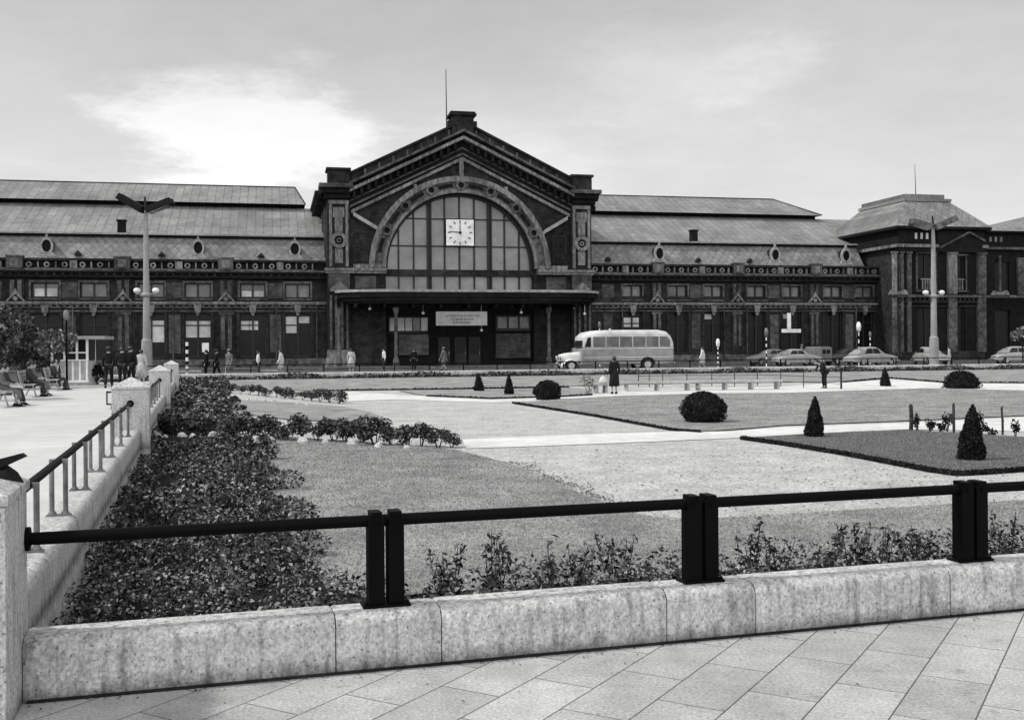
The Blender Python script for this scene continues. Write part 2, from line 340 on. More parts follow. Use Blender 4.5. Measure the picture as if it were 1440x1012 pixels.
# front wall: centre line at b=.25
fj=[1.55,2.35,4.25+.0,3.62-.0,5.52,6.0,7.3,8.1,9.3,10.1,11.6,12.3,14]
def onwall(px,b=.105):                   # where a sight line meets the face of the front wall
    d=ray(px,850); p0=Einv(0,0); p1=Einv(d[0],d[1]); t=(b-p0[1])/(p1[1]-p0[1]); return p0[0]+(p1[0]-p0[0])*t
fj=[onwall(x) for x in (472,621,938,1063,1337)]+[7.0,7.75,9.2,9.9,11.4]
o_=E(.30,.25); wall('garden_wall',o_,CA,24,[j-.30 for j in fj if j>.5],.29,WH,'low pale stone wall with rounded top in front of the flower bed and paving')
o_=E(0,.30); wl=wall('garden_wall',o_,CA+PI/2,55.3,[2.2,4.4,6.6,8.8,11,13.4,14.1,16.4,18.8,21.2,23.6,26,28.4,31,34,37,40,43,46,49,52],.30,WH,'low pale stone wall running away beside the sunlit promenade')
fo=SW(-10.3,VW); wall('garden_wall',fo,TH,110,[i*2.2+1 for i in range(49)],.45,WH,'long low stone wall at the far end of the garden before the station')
def pillar(pos,ang,label,s=.6,h=.98,z0=-.5):
    r=empty('wall_pillar',(pos[0],pos[1],0),ang,label,'stone pillar',group='stone pillars along the side wall')
    b=MB(); b.bx(-s/2,s/2,-s/2,s/2,z0,h-.001); b.build('shaft',M['wallstone'],r,bevel=.015,smooth=40)
    b=MB(); e=.012; q=s/2+e
    b.loft([[(-q,-q,h),(q,-q,h),(q,q,h),(-q,q,h)],[(-q,-q,h+.045),(q,-q,h+.045),(q,q,h+.045),(-q,q,h+.045)],[(-.02,-.02,h+.2),(.02,-.02,h+.2),(.02,.02,h+.2),(-.02,.02,h+.2)]])
    b.build('cap',M['wallstone'],r,bevel=.006,smooth=30); return r
pil=[(0,'near corner pillar, cut by the left edge of the picture'),(14.0,'pillar with pyramid cap where the near railing ends'),(28.2,'middle pillar with pyramid cap, second beyond the near railing'),(42.5,'small far pillar with pyramid cap closest to the far wall')]
for b_,lab in pil: pillar(E(0,b_),CA,lab)
RZ=.745
def railing(name,org,ang,L_,posts,label,r=.031,deep=.10,zb=WH,group=None,flange=True,across=False,slim=False):
    root=empty(name,(org[0],org[1],0),ang,label,'railing',group)
    b=MB(); b.tube([(0,0,RZ),(L_,0,RZ)],r,12)
    if flange:
        for x in (0,L_): b.tube([(x-.012 if x else 0,0,RZ),(x+.02 if x==0 else L_-.02,0,RZ)],.058,14)
    b.build('handrail',M['dark_iron'],root,smooth=40)
    for x in posts:
        m_=MB()
        if slim:
            m_.bx(x-.03,x+.03,-.03,.03,zb,RZ); m_.bx(x-.07,x+.07,-.05,.05,zb-.004,zb+.012); m_.build('post',M['dark_iron'],root); continue
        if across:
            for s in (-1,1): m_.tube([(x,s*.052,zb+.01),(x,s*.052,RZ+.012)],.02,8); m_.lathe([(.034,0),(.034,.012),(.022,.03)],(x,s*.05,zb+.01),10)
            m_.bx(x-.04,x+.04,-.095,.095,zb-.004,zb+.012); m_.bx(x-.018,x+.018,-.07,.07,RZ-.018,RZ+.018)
            m_.build('double_post',M['pale_iron'],root,smooth=40); continue
        for s in (-1,1):
            cx=x+s*.052
            m_.bx(cx-.042,cx+.042,-deep/2,deep/2,zb+.012,RZ+.022)
            m_.bx(cx-.030,cx+.030,-deep/2-.004,deep/2+.004,RZ+.022,RZ+.05)
            m_.disc_y((cx,RZ),.012,-deep/2-.012,deep/2+.012,8)
        m_.bx(x-.125,x+.125,-.065,.065,zb-.004,zb+.014)
        for s in (-1,1): m_.lathe([(.012,0),(.012,.012),(.005,.018)],(x+s*.108,-.045,zb+.012),8)
        m_.build('double_post',M['dark_iron'],root,bevel=.004)
    return root
o_=E(.30,.25); railing('railing',o_,CA,17,[p-.30 for p in (onwall(542,.25),onwall(985,.25),onwall(1365,.25),7.66,9.54,11.4,13.3,15.2)],'dark railing of one round bar on double posts along the front wall')
def siderail(b0,b1,p0,sp,label):
    o=E(0,b0); ps=[]; x=p0
    while x<b1-.3: ps.append(x-b0); x+=sp
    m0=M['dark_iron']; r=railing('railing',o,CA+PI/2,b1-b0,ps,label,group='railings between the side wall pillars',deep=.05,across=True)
siderail(.3,13.7,2.45,1.63,'near side railing with pale double posts between corner pillar and second pillar')
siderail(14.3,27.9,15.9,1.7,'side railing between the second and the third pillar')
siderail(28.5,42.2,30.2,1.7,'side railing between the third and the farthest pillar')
railing('railing',SW(-10.2,VW),TH,100,[1.0+i*2.0 for i in range(49)],'long thin dark railing on the far wall in front of the road',r=.026,slim=True)

# ================================================================ VEGETATION
def leaves_mesh(name,P,size,m,up=.35,aspect=1.7,extra=None,seed=1):
    """one small four-cornered leaf per point, randomly turned"""
    g=np.random.default_rng(seed); n=len(P); P=np.asarray(P,float)
    nrm=g.normal(size=(n,3)); nrm[:,2]=np.abs(nrm[:,2])+up; nrm/=np.linalg.norm(nrm,axis=1)[:,None]
    a=np.cross(nrm,g.normal(size=(n,3))); a/=np.linalg.norm(a,axis=1)[:,None]; bb=np.cross(nrm,a)
    s=(size*(g.uniform(.6,1.3,n)))[:,None] if np.isscalar(size) else (np.asarray(size)*g.uniform(.6,1.3,n))[:,None]
    V=np.empty((n,4,3)); fold=nrm*s*.18
    V[:,0]=P-a*s*aspect*.5; V[:,1]=P-bb*s*.42+fold; V[:,2]=P+a*s*aspect*.5; V[:,3]=P+bb*s*.42+fold
    V=V.reshape(-1,3); nv=len(V); F=np.arange(nv)
    ev=[] if extra is None else extra[0]; ef=[] if extra is None else extra[1]
    me=bpy.data.meshes.new(name); tot=nv+len(ev)
    me.vertices.add(tot); co=V if not len(ev) else np.vstack([V,np.array(ev)]); me.vertices.foreach_set('co',co.ravel())
    ls=4*n+sum(len(f) for f in ef); me.loops.add(ls); li=np.concatenate([F]+[np.array(f)+nv for f in ef]) if len(ef) else F
    me.loops.foreach_set('vertex_index',li.astype(np.int32)); me.polygons.add(n+len(ef))
    st_=list(range(0,4*n,4)); c_=4*n
    for f in ef: st_.append(c_); c_+=len(f)
    me.polygons.foreach_set('loop_start',np.array(st_,np.int32)); me.update(calc_edges=True); me.validate()
    me.materials.append(m); return me
def mesh_obj(name,me,parent=None,loc=None):
    o=bpy.data.objects.new(name,me); col.objects.link(o)
    if parent: o.parent=parent
    if loc: o.location=loc
    return o
# border beds: rose bushes packed along the side wall and the front wall
pts=[];siz=[]
def bush_pts(cx,cy,z0,r,h,n,ls):
    k=rng.normal(size=(n,3)); k/=np.linalg.norm(k,axis=1)[:,None]; k*=rng.uniform(.55,1.05,(n,1))**.6
    z=z0+h*.5+k[:,2]*h*.5
    if n==0: return
    pts.append(np.stack([cx+k[:,0]*r,cy+k[:,1]*r,z],1)); siz.append(np.full(n,ls))
b_=.5
while b_<52:
    wid=random.uniform(1.85,2.5); sp=.34 if b_<14 else .42
    a_=.27
    while a_<wid:
        if 18.6<b_<22.3: a_+=.4; continue
        x,y=E(a_+random.uniform(-.1,.1),b_+random.uniform(-.12,.12)); d=y
        hh=random.choice((.13,.19,.25,.32,.42))*random.uniform(.9,1.1); ls=.028 if d<9 else .033 if d<12 else .044 if d<20 else .075 if d<32 else .11
        n=int(min(250,max(26,2300/ max(d,5)*1.1)))*(1 if (random.random()>.1 or a_<.5) else 0); hh=max(hh,.36) if a_<.45 else hh
        bush_pts(x,y,zg(x,y),random.uniform(.15,.25),hh,n,ls); a_+=sp*random.uniform(.75,1.2)
    b_+=sp*random.uniform(.8,1.1)
a_=1.3
while a_<15:
    b_=.6
    wid=3.35+.2*math.sin(a_*1.7)
    while b_<wid:
        x,y=E(a_+random.uniform(-.1,.1),b_); hh=random.uniform(.22,.46)*(1.1 if a_<4 else 1)*(1 if b_<2.6 else .85)
        bush_pts(x,y,zg(x,y),random.uniform(.15,.24),hh,110,.032); b_+=.32*random.uniform(.8,1.2)
    a_+=.31
P=np.vstack(pts); Sz=np.concatenate(siz); 
o=mesh_obj('rose_bed',leaves_mesh('rose_bed',P,Sz,M['leaf_rose'],up=.5,aspect=1.5)); tag(o,'dense bed of dark leafy rose bushes inside the side and front walls','flower bed',kind='stuff')
# stems and soil show through: short canes
b=MB()
for _ in range(420):
    a_,b2=(random.uniform(.4,1.9),random.uniform(.8,17)) if random.random()<.6 else (random.uniform(2.5,12),random.uniform(.5,2.6))
    x,y=E(a_,b2); z=zg(x,y); b.tube([(x,y,z),(x+random.uniform(-.08,.08),y+random.uniform(-.08,.08),z+random.uniform(.2,.45))],.005,4)
tag(b.build('rose_canes',M['bark']),'bare thorny canes poking out of the rose bed','canes',kind='stuff')
# a torn white leaf of paper caught in the bed
b=MB(); x,y=E(1.02,.95); 
b.add([(x-.05,y,.02),(x+.0,y-.01,.035),(x+.07,y+.01,.11),(x+.085,y+.02,.16),(x+.03,y+.03,.12),(x-.03,y+.03,.05)],[(0,1,2,3,4,5)]); b.add([(x-.17,y,.03),(x-.11,y,.0),(x-.06,y+.01,.015),(x-.12,y+.02,.03)],[(0,1,2,3)])
tag(b.build('scrap_of_paper',M['cloth_white']),'curled white scrap of paper lying on the near rose bushes','litter')
# taller upright plants in the front bed
def tall_plant(x,y,h,seed,label,spread=.16,n=170,ls=.032):
    g=np.random.default_rng(seed); z=zg(x,y)
    root=empty('tall_plant',(x,y,z),random.uniform(0,6),label,'plant','upright plants in the front flower bed')
    b=MB(); pp=[]
    for k in range(6):
        a=g.uniform(0,2*PI); t=g.uniform(.2,1)*spread; hh=h*g.uniform(.65,1)
        tip=(t*math.cos(a),t*math.sin(a),hh); b.tube([(0.3*tip[0],.3*tip[1],0),(tip[0]*.7,tip[1]*.7,hh*.5),tip],[.006,.005,.003],4)
        for q in range(n//6):
            f=g.uniform(.18,1); j=g.normal(size=3)*.035*(1.2-f*.6)
            pp.append((tip[0]*f+j[0],tip[1]*f+j[1],hh*f+j[2]))
    b.build('stems',M['bark'],root)
    mesh_obj('foliage',leaves_mesh('foliage',pp,ls,M['leaf_rose'],up=.1,aspect=2.2,seed=seed),root); return root
tp=[(628,.62,'tall plant just right of the double post'),(692,.66,'thin tall plant second right of the double post'),(785,.66,'bushy tall plant midway between the two nearest posts'),(818,.55,'short plant leaning by the bushiest plant'),(870,.62,'round-topped plant below the bar left of the second post'),(935,.45,'small plant directly left of the second post'),(1050,.66,'leaning spiky plant right of the second post'),(1085,.5,'low plant between the spiky ones'),(1140,.62,'slim upright plant in the middle of the right bay'),(1205,.62,'wide dark plant right of the middle of the right bay'),(1240,.5,'low dark plant beside the wide one'),(1300,.62,'ragged plant left of the rightmost post'),(1412,.62,'tall plant at the right edge behind the bar')]
for i,(px,h,lab) in enumerate(tp):
    d=ray(px,780); 
    for t in np.arange(5,14,.02):
        if Einv(d[0]*t,t)[1]>2.75+.4*math.sin(i*2.1): break
    tall_plant(d[0]*t,t,h-.04,100+i,lab,spread=.16+.09*(i%3),n=240 if h>.6 else 150,ls=.03)
# low clipped edging round the lawns
def edging(pp,w,h,label,n_per=220,m='leaf_dark'):
    P=[gp(*p) for p in pp]; b=MB(); out=[]
    for (x0,y0),(x1,y1) in zip(P,P[1:]):
        Ld=math.hypot(x1-x0,y1-y0); k=int(n_per*Ld/ max(1,(y0+y1)/2/18))
        t=rng.uniform(0,1,k); nx,ny=-(y1-y0)/Ld,(x1-x0)/Ld; q=rng.uniform(-w/2,w/2,k)
        xx=x0+(x1-x0)*t+nx*q; yy=y0+(y1-y0)*t+ny*q; zz=np.array([zg(a,c) for a,c in zip(xx,yy)])+rng.uniform(0,h,k)
        out.append(np.stack([xx,yy,zz],1))
        z0,z1=zg(x0,y0),zg(x1,y1); w2=w*.4
        b.add([(x0+nx*w2,y0+ny*w2,z0),(x0-nx*w2,y0-ny*w2,z0),(x1-nx*w2,y1-ny*w2,z1),(x1+nx*w2,y1+ny*w2,z1),(x0+nx*w2,y0+ny*w2,z0+h*.8),(x0-nx*w2,y0-ny*w2,z0+h*.8),(x1-nx*w2,y1-ny*w2,z1+h*.8),(x1+nx*w2,y1+ny*w2,z1+h*.8)],[(4,5,6,7),(0,1,5,4),(2,3,7,6),(1,2,6,5),(3,0,4,7)])
    P=np.vstack(out); sz=.02+P[:,1]*.0011
    o=mesh_obj('low_hedge',leaves_mesh('low_hedge',P,sz,M[m],extra=(b.v,b.f))); return tag(o,label,'low hedge')
edging([(1043,618),(1100,626),(1180,639),(1310,664),(1345,669),(1385,667),(1440,663),(1600,653)],.08,.08,'thick dark clipped edging along the near side of the right lawn',700)
edging([(722,567.5),(835,585.5),(945,605.5),(985,608.5)],.07,.06,'thin dark edging on the slanting edge of the middle lawn',500)
edging([(440,550),(640,547.5),(800,544.5)],.15,.07,'dark line of edging below the far lawn on its left',300)
edging([(600,557.5),(690,561.5),(788,558.5),(832,556)],.12,.07,'dark edging in front of the two small cones',300)
edging([(1185,538),(1251,532.5),(1331,538.5),(1440,539.2),(1600,541)],.15,.08,'dark edging of the far lawn behind the dome bush',300)
# row of flowers against the far wall
P=[]
for i in range(9000):
    u=random.uniform(-9,60); v=VW-.35-abs(random.gauss(0,.22)); x,y=SW(u,v); hh=.18+.16*math.sin(u*1.3)*math.sin(u*.37+1)+random.uniform(0,.12)
    P.append((x,y,zg(x,y)+random.uniform(0,max(.1,hh))))
tag(mesh_obj('flower_border',leaves_mesh('flower_border',P,.11,M['leaf_shrub'])),'speckled narrow planting along the foot of the far wall','flower bed',kind='stuff')
# fallen leaves and pebbles strewn on the gravel by the lawn edge
P=[]
for _ in range(500):
    t=random.random(); a=(712+t*150,650+t*62); x,y=gp(a[0]+abs(random.gauss(0,14)),a[1]+random.gauss(0,2)); P.append((x,y,zg(x,y)+.02))
for _ in range(900):
    x,y=gp(random.uniform(660,1440),random.uniform(632,728)); P.append((x,y,zg(x,y)+.016))
tag(mesh_obj('fallen_leaves',leaves_mesh('fallen_leaves',P,.03,M['leaf_shrub'],up=3)),'scattered dead leaves on the gravel at the lawn edge','leaves',kind='stuff')
P=[]
for _ in range(260):
    a_=random.uniform(.3,9); b2=.09-abs(random.gauss(0,.05)) if random.random()<.7 else random.uniform(-1.6,.05); x,y=E(a_,b2); P.append((x,y,.006))
tag(mesh_obj('paving_litter',leaves_mesh('paving_litter',P,.011,M['leaf_dark'],up=4)),'small dead leaves and grit lying along the foot of the front wall','leaves',kind='stuff')
# grass blades on the nearer lawns
def inpoly(x,y,pl):
    c=False; n=len(pl); j=n-1
    for i in range(n):
        if (pl[i][1]>y)!=(pl[j][1]>y) and x<(pl[j][0]-pl[i][0])*(y-pl[i][1])/(pl[j][1]-pl[i][1])+pl[i][0]: c=not c
        j=i
    return c
V=[];F=[]
def blades(pl,n,dens):
    xs=[p[0] for p in pl]; ys=[p[1] for p in pl]; k=0; tries=0
    while k<n and tries<n*6:
        tries+=1; x=random.uniform(min(xs),max(xs)); y=min(ys)+(max(ys)-min(ys))*random.random()**1.5
        if abs(x)>y*.52+.5 or not inpoly(x,y,pl): continue
        k+=1; s=.008+.0005*y; a=random.uniform(0,2*PI); h=random.uniform(.008,.022)+.0003*y; z=zg(x,y)+.028; o=len(V)
        dx,dy=math.cos(a)*s*.4,math.sin(a)*s*.4
        V.extend([(x-dx,y-dy,z),(x+dx,y+dy,z),(x+random.uniform(-.02,.02),y+random.uniform(-.02,.02),z+h)]); F.append((o,o+1,o+2))
blades(lawns[0],60000,1); blades(lawns[2],22000,1); blades(lawns[1],16000,1)
me=bpy.data.meshes.new('grass'); me.from_pydata(V,[],F); me.materials.append(M['grass']); tag(mesh_obj('grass',me),'short mown grass blades covering the lawns','grass',kind='stuff')
# shrubs in two rows running out from the side bed, each with pale stones at its foot
def shrub_mesh(seed,r,h,n,ls,m='leaf_shrub'):
    g=np.random.default_rng(seed); pp=[]; b=MB()
    for k in range(5):
        a=g.uniform(0,2*PI); c=(r*.5*math.cos(a),r*.5*math.sin(a),h*g.uniform(.32,.74)); b.tube([(c[0]*.15,c[1]*.15,0),(c[0]*.6,c[1]*.6,c[2]*.6),c],[.012,.009,.004],4)
        q=g.normal(size=(n//5,3)); q/=np.linalg.norm(q,axis=1)[:,None]; q*=g.uniform(.5,1,(n//5,1))
        pp.append(np.array(c)+q*np.array([r*.55,r*.55,h*.27]))
    return b,leaves_mesh('foliage',np.vstack(pp),ls,M[m],seed=seed,up=.2)
protos=[]
for i in range(4):
    b,me=shrub_mesh(40+i,.33,.60,520,.055); protos.append((b,me))
rowB=[(232+i*21.3+random.uniform(-4,4),611+(i*21.3)*.047+random.uniform(-1.5,1.5)) for i in range(20)]; 
rowB=[(x,y) for x,y in rowB]
ordn=['first','second','third','fourth','fifth','sixth','seventh','eighth','ninth','tenth','eleventh','twelfth','thirteenth','fourteenth','fifteenth','sixteenth','seventeenth','eighteenth','nineteenth','twentieth']
def shrub_row(row,sc,hs,lab,grp):
    for i,(px,py) in enumerate(row):
        x,y=gp(px,py); r=empty('shrub',(x,y,zg(x,y)),random.uniform(0,6),lab%ordn[i],'shrub',grp); k=random.choice(range(4)); b,me=protos[k]
        s=sc*random.uniform(.82,1.15)*hs(i,len(row)); r.scale=(s*1.15,s*1.15,s)
        mesh_obj('foliage',me,r); b.build('stems',M['bark'],r)
shrub_row(rowB,1.0,lambda i,n: 1.0 if i<n-5 else .8 if i<n-2 else .66,'leafy shrub %s from the left in the nearer row across the lawn','shrubs in the nearer row across the lawn')
rowA=[(300+i*12.6,550.5+i*1.2) for i in range(15)]
shrub_row(rowA,.85,lambda i,n:.95,'small shrub %s from the left in the farther row across the lawn','shrubs in the farther row across the lawn')
def stone_mesh(seed,s):
    g=random.Random(seed); b=MB(); rings=[]
    for z,q in ((0,1),(.3,1.0),(.62,.72),(.8,.25)):
        rings.append([(s*q*math.cos(a)*g.uniform(.8,1.15),s*q*.8*math.sin(a)*g.uniform(.8,1.15),s*1.35*z) for a in [2*PI*i/7 for i in range(7)]])
    b.loft(rings); return b
def stones(lst,s,lab,grp):
    for i,(px,py) in enumerate(lst):
        x,y=gp(px,py+3.5); b=stone_mesh(i,s*.95*random.uniform(.7,1.25)); o=b.build('white_stone',M['stone_white'],smooth=25,loc=(x,y,zg(x,y)+.01)); o.rotation_euler=(0,0,random.uniform(0,6)); tag(o,lab%ordn[i],'stone',grp)
stones([(220,612),(232,614),(256,613),(271,614),(300,612),(311,609),(335,613),(360,616),(381,618),(426,620),(458,621),(497,624),(533,627),(572,629)],.12,'whitewashed pointed stone %s from the left at the foot of the nearer shrub row','white stones under the nearer shrub row')
stones([(335,557),(348,559),(360,560),(372,562),(386,563),(418,566),(432,567)],.11,'whitewashed stone %s from the left at the foot of the farther shrub row','white stones under the farther shrub row')
# topiary
def topiary(px,py,wpx,hpx,kind,label,seed):
    x,y=gp(px,py); s=y/FPX; w=wpx*s; h=hpx*s; z=zg(x,y); g=np.random.default_rng(seed)
    root=empty('topiary_bush',(x,y,z),0,label,'topiary'); n=16; prof=[]; root.rotation_euler=(R(g.uniform(-2.5,2.5)),R(g.uniform(-3,3)),g.uniform(0,6)); root.scale=(1,g.uniform(.9,1.08),1)
    if kind=='ball':
        for i in range(11):
            a=-PI/2*.62+(PI/2*1.62)*i/10; prof.append((w/2*math.cos(a),h*(.42+.58*math.sin(a)) if math.sin(a)>0 else h*(.42+.6*math.sin(a))))
    elif kind=='dome':
        for i in range(10):
            a=PI/2*i/9; prof.append((w/2*(math.cos(a)**.75),h*math.sin(a)))
    else:
        for i in range(11):
            f=i/10; prof.append((w/2*((1-f)**.72)*(.80+.2*math.sin(min(1,f*4)*PI/2))*1.0+.01,h*f))
    prof=[(max(.01,r),max(0,zq)) for r,zq in prof]
    b=MB(); b.loft([[(r*.88*math.cos(2*PI*i/n)*g.uniform(.9,1.06),r*.88*math.sin(2*PI*i/n)*g.uniform(.9,1.06),zq*.97) for i in range(n)] for r,zq in prof])
    N_=int(min(5200,max(700,wpx*hpx*2.2))); pp=[]
    Z=np.array([p[1] for p in prof]); RR=np.array([p[0] for p in prof]); seg=np.hypot(np.diff(Z),np.diff(RR)); wt=seg*(RR[1:]+RR[:-1]); wt/=wt.sum()
    k=g.choice(len(seg),N_,p=wt); f=g.uniform(0,1,N_); zz=Z[k]+f*(Z[k+1]-Z[k]); rr=(RR[k]+f*(RR[k+1]-RR[k]))
    a=g.uniform(0,2*PI,N_); lump=1+.06*np.sin(a*5+zz*9+seed)+.06*np.sin(a*3-zz*14+seed*2)+.03*np.sin(a*11+zz*25)
    rr=rr*lump*g.uniform(.84,1.10,N_); zz=zz*g.uniform(.98,1.02,N_)
    me=leaves_mesh('foliage',np.stack([rr*np.cos(a),rr*np.sin(a),zz],1),.012+.0011*y,M['leaf_dark'],extra=(b.v,b.f),up=0,seed=seed)
    mesh_obj('foliage',me,root); t=MB(); t.tube([(0,0,-.02),(0,0,h*.5)],.04,6); t.build('trunk',M['bark'],root); return root
for i,a in enumerate([(674,550,14,25,'cone','small dark clipped cone, leftmost of all the clipped bushes'),(716,555,13,28,'cone','slim dark clipped cone between the leftmost cone and the left ball'),
  (770,562,38,27,'ball','small dark clipped ball left of the path near the bench'),(989,594,60,43,'ball','large dark clipped ball in the middle of the lawn'),
  (1145,615,27,57,'cone','clipped cone standing on the tip of the right lawn'),(1245,543,14,26,'cone','small far clipped cone between bench and dome bush'),
  (1352,546,45,24,'dome','wide low clipped dome at the far right'),(1365,648,38,78,'cone','tallest black clipped cone on the right lawn near the railing')]): topiary(*a,seed=60+i)
# rustic posts and straggly shrubs on the right lawn
def stake(px,py,hpx,r,label,name='wooden_post'):
    x,y=gp(px,py); h=hpx*y/FPX; b=MB(); b.tube([(0,0,-.05),(random.uniform(-.02,.02),0,h*.5),(random.uniform(-.03,.03),0,h*.93),(0,0,h)],[r,r*.95,r*.9,r*.6],9);
    o=b.build(name,M['wood_dark'],smooth=40,loc=(x,y,zg(x,y))); return tag(o,label,'post','rustic posts behind the tallest cone')
stake(1281,605,37,.055,'thickest dark post, leftmost behind the tallest cone'); stake(1290,607,22,.03,'short leaning stake beside the thickest post'); stake(1341.5,608,42,.034,'tall dark post just left of the tallest cone'); stake(1410,611,40,.03,'thin post farthest right behind the lawn')
def straggly(px,py,hpx,wpx,label,seed,n=120):
    x,y=gp(px,py); s=y/FPX; b,me=shrub_mesh(seed,wpx*s*.5,hpx*s,n,.05,'leaf_dark'); r=empty('straggly_shrub',(x,y,zg(x,y)),0,label,'shrub','straggly shrubs around the rustic posts'); b.build('stems',M['bark'],r); mesh_obj('foliage',me,r)
for i,a in enumerate([(1291,606,26,12,'dark narrow shrub touching the thickest post'),(1308,607,20,16,'low open shrub between the thick and the tall post'),(1332,607,30,16,'taller shrub leaning on the tall post left of the cone'),(1322,608,14,16,'lowest creeping shrub left of the tall post'),(1380,610,34,20,'loose shrub showing right of the tallest cone'),(1392,613,14,20,'low sprig right of the loose shrub'),(1428,614,26,12,'thin sprig by the right edge of the picture')]): straggly(*a,seed=200+i)
straggly(826,555,30,22,'spiky grey shrub left of the bench with the white bag',230,160)

# ================================================================ THE STATION
ST=empty('railway_station',(FO[0],FO[1],0),TH,'long dark brick railway station with a gabled central hall, arched window and clock','railway station')
UL,UR,UE=-64.,60.4,108.
def wallface(name,u0,u1,z0,z1,v,ops,m,dep=.4,parent=ST):
    us=sorted({u0,u1}|{o[0] for o in ops}|{o[1] for o in ops}); zs=sorted({z0,z1}|{o[2] for o in ops}|{o[3] for o in ops}); b=MB()
    for i in range(len(us)-1):
        for j in range(len(zs)-1):
            uc=(us[i]+us[i+1])/2; zc=(zs[j]+zs[j+1])/2
            if any(o[0]<uc<o[1] and o[2]<zc<o[3] for o in ops): continue
            b.add([(us[i],v,zs[j]),(us[i+1],v,zs[j]),(us[i+1],v,zs[j+1]),(us[i],v,zs[j+1])],[(0,1,2,3)])
    for a,c,d,e in ops:
        b.add([(a,v,d),(c,v,d),(c,v,e),(a,v,e),(a,v+dep,d),(c,v+dep,d),(c,v+dep,e),(a,v+dep,e)],[(0,1,5,4),(1,2,6,5),(2,3,7,6),(3,0,4,7)])
    me=bpy.data.meshes.new(name); me.from_pydata(b.v,[],b.f); me.materials.append(m)
    o=bpy.data.objects.new(name,me); col.objects.link(o); o.parent=parent; return o
def sp(name,b,m,**k): return b.build(name,M[m],ST,**k)
pedL=[4.65-8.7*i for i in range(8)]; pedR=[36.55,44.95,53.35]
winL=[]; 
for p in pedL[:7]: winL+=[p-2.45,p-6.4]
winR=[34.1,38.8,42.5,47.1,50.95,55.5,59.0]
fr=random.Random(5)
def window(u,z0,z1,w,v,panes,label=None,blind=None):
    b=MB(); f=.09
    b.bx(u-w/2,u-w/2+f,v+.2,v+.3,z0,z1).bx(u+w/2-f,u+w/2,v+.2,v+.3,z0,z1).bx(u-w/2+f,u+w/2-f,v+.2,v+.3,z1-f,z1).bx(u-w/2+f,u+w/2-f,v+.2,v+.3,z0,z0+f)
    b.bx(u-.07,u+.07,v+.19,v+.29,z0+f,z1-f)
    if panes>2: b.bx(u-w/2+f,u-.07,v+.21,v+.29,z0+(z1-z0)*.72,z0+(z1-z0)*.72+.08).bx(u+.07,u+w/2-f,v+.21,v+.29,z0+(z1-z0)*.72,z0+(z1-z0)*.72+.08)
    o=b.build('window',M['iron_frame'],ST)
    g=MB(); g.bx(u-w/2,u+w/2,v+.32,v+.34,z0,z1); g.build('pane',M['glass_mid' if panes==2 else 'glass_dark'],o)
    if blind:
        g=MB()
        for (a,c,d,e) in blind: g.bx(u+a,u+c,v+.305,v+.318,d,e)
        g.build('blind',M['blind'],o)
# wings
opsL=[(w-1.1,w+1.1,6.22,7.5) for w in winL]+[(w-1.15,w+1.15,.9,4.85) for w in winL]
opsR=[(w-.95,w+.95,6.42,7.55) for w in winR]+[(w-1.0,w+1.0,.3 if i in (3,5) else .9,4.95) for i,w in enumerate(winR)]
wallface('wall',UL,4.8,0,8.35,0,opsL,M['brick']); wallface('wall',29.6,UR+.2,0,8.35,0,opsR,M['brick'])
for i,w in enumerate(winL):
    window(w,6.22,7.5,2.2,0,2,blind=[(-.95,-.1,6.35,6.85),(.1,.95,6.35,6.85)] if i==1 else ([(-.9,.9,6.32,7.0)] if i==5 else None))
    bl=None
    if i==0: bl=[(-1.05,-.1,3.05,4.55),(.1,1.05,3.95,4.55)]
    if i==1: bl=[(-1.05,-.35,3.35,4.15),(-.3,.45,3.35,4.15)]
    if i==2: bl=[(-1.05,-.06,2.7,4.15),(.06,1.05,2.7,4.15)]
    if i==3: bl=[(-.2,1.05,2.3,4.2)]
    window(w,.9,4.85,2.3,0,4,blind=bl)
for i,w in enumerate(winR):
    window(w,6.42,7.55,1.9,0,2)
    bl={0:[(-.8,.75,3.5,4.4)],2:[(-.8,.0,4.25,4.75)],4:[(-.9,.0,4.3,4.75)]}.get(i)
    window(w,.3 if i in (3,5) else .9,4.95,2.0,0,4,blind=bl)
def span(b,u0,u1,v0,v1,z0,z1): b.bx(u0,u1,v0,v1,z0,z1)
for (a,c) in ((UL,4.75),(29.65,UR)):
    b=MB(); b.bx(a,c,-.34,-.003,5.66,5.86); b.bx(a,c,-.22,-.003,5.58,5.66); sp('belt_course',b,'stone_light')
    b=MB(); b.bx(a,c,-.12,-.003,4.98,5.1); b.bx(a,c,-.16,-.003,.0,.75); sp('moulding',b,'stone_mid')
    b=MB(); b.bx(a,c,-.75,-.003,8.352,8.5); b.bx(a,c,-.5,-.003,8.1,8.35); b.bx(a,c,-.2,-.003,7.85,8.1); sp('cornice',b,'sooty')
    b=MB(); b.bx(a,c,-.62,-.2,8.502,8.68); sp('balustrade_base',b,'stone_mid')
    b=MB(); b.bx(a,c,-.62,-.2,9.38,9.58); sp('balustrade_rail',b,'stone_dark')
    b=MB(); b.bx(a,c,-.28,-.24,8.68,9.38); sp('parapet_panel',b,'sooty')
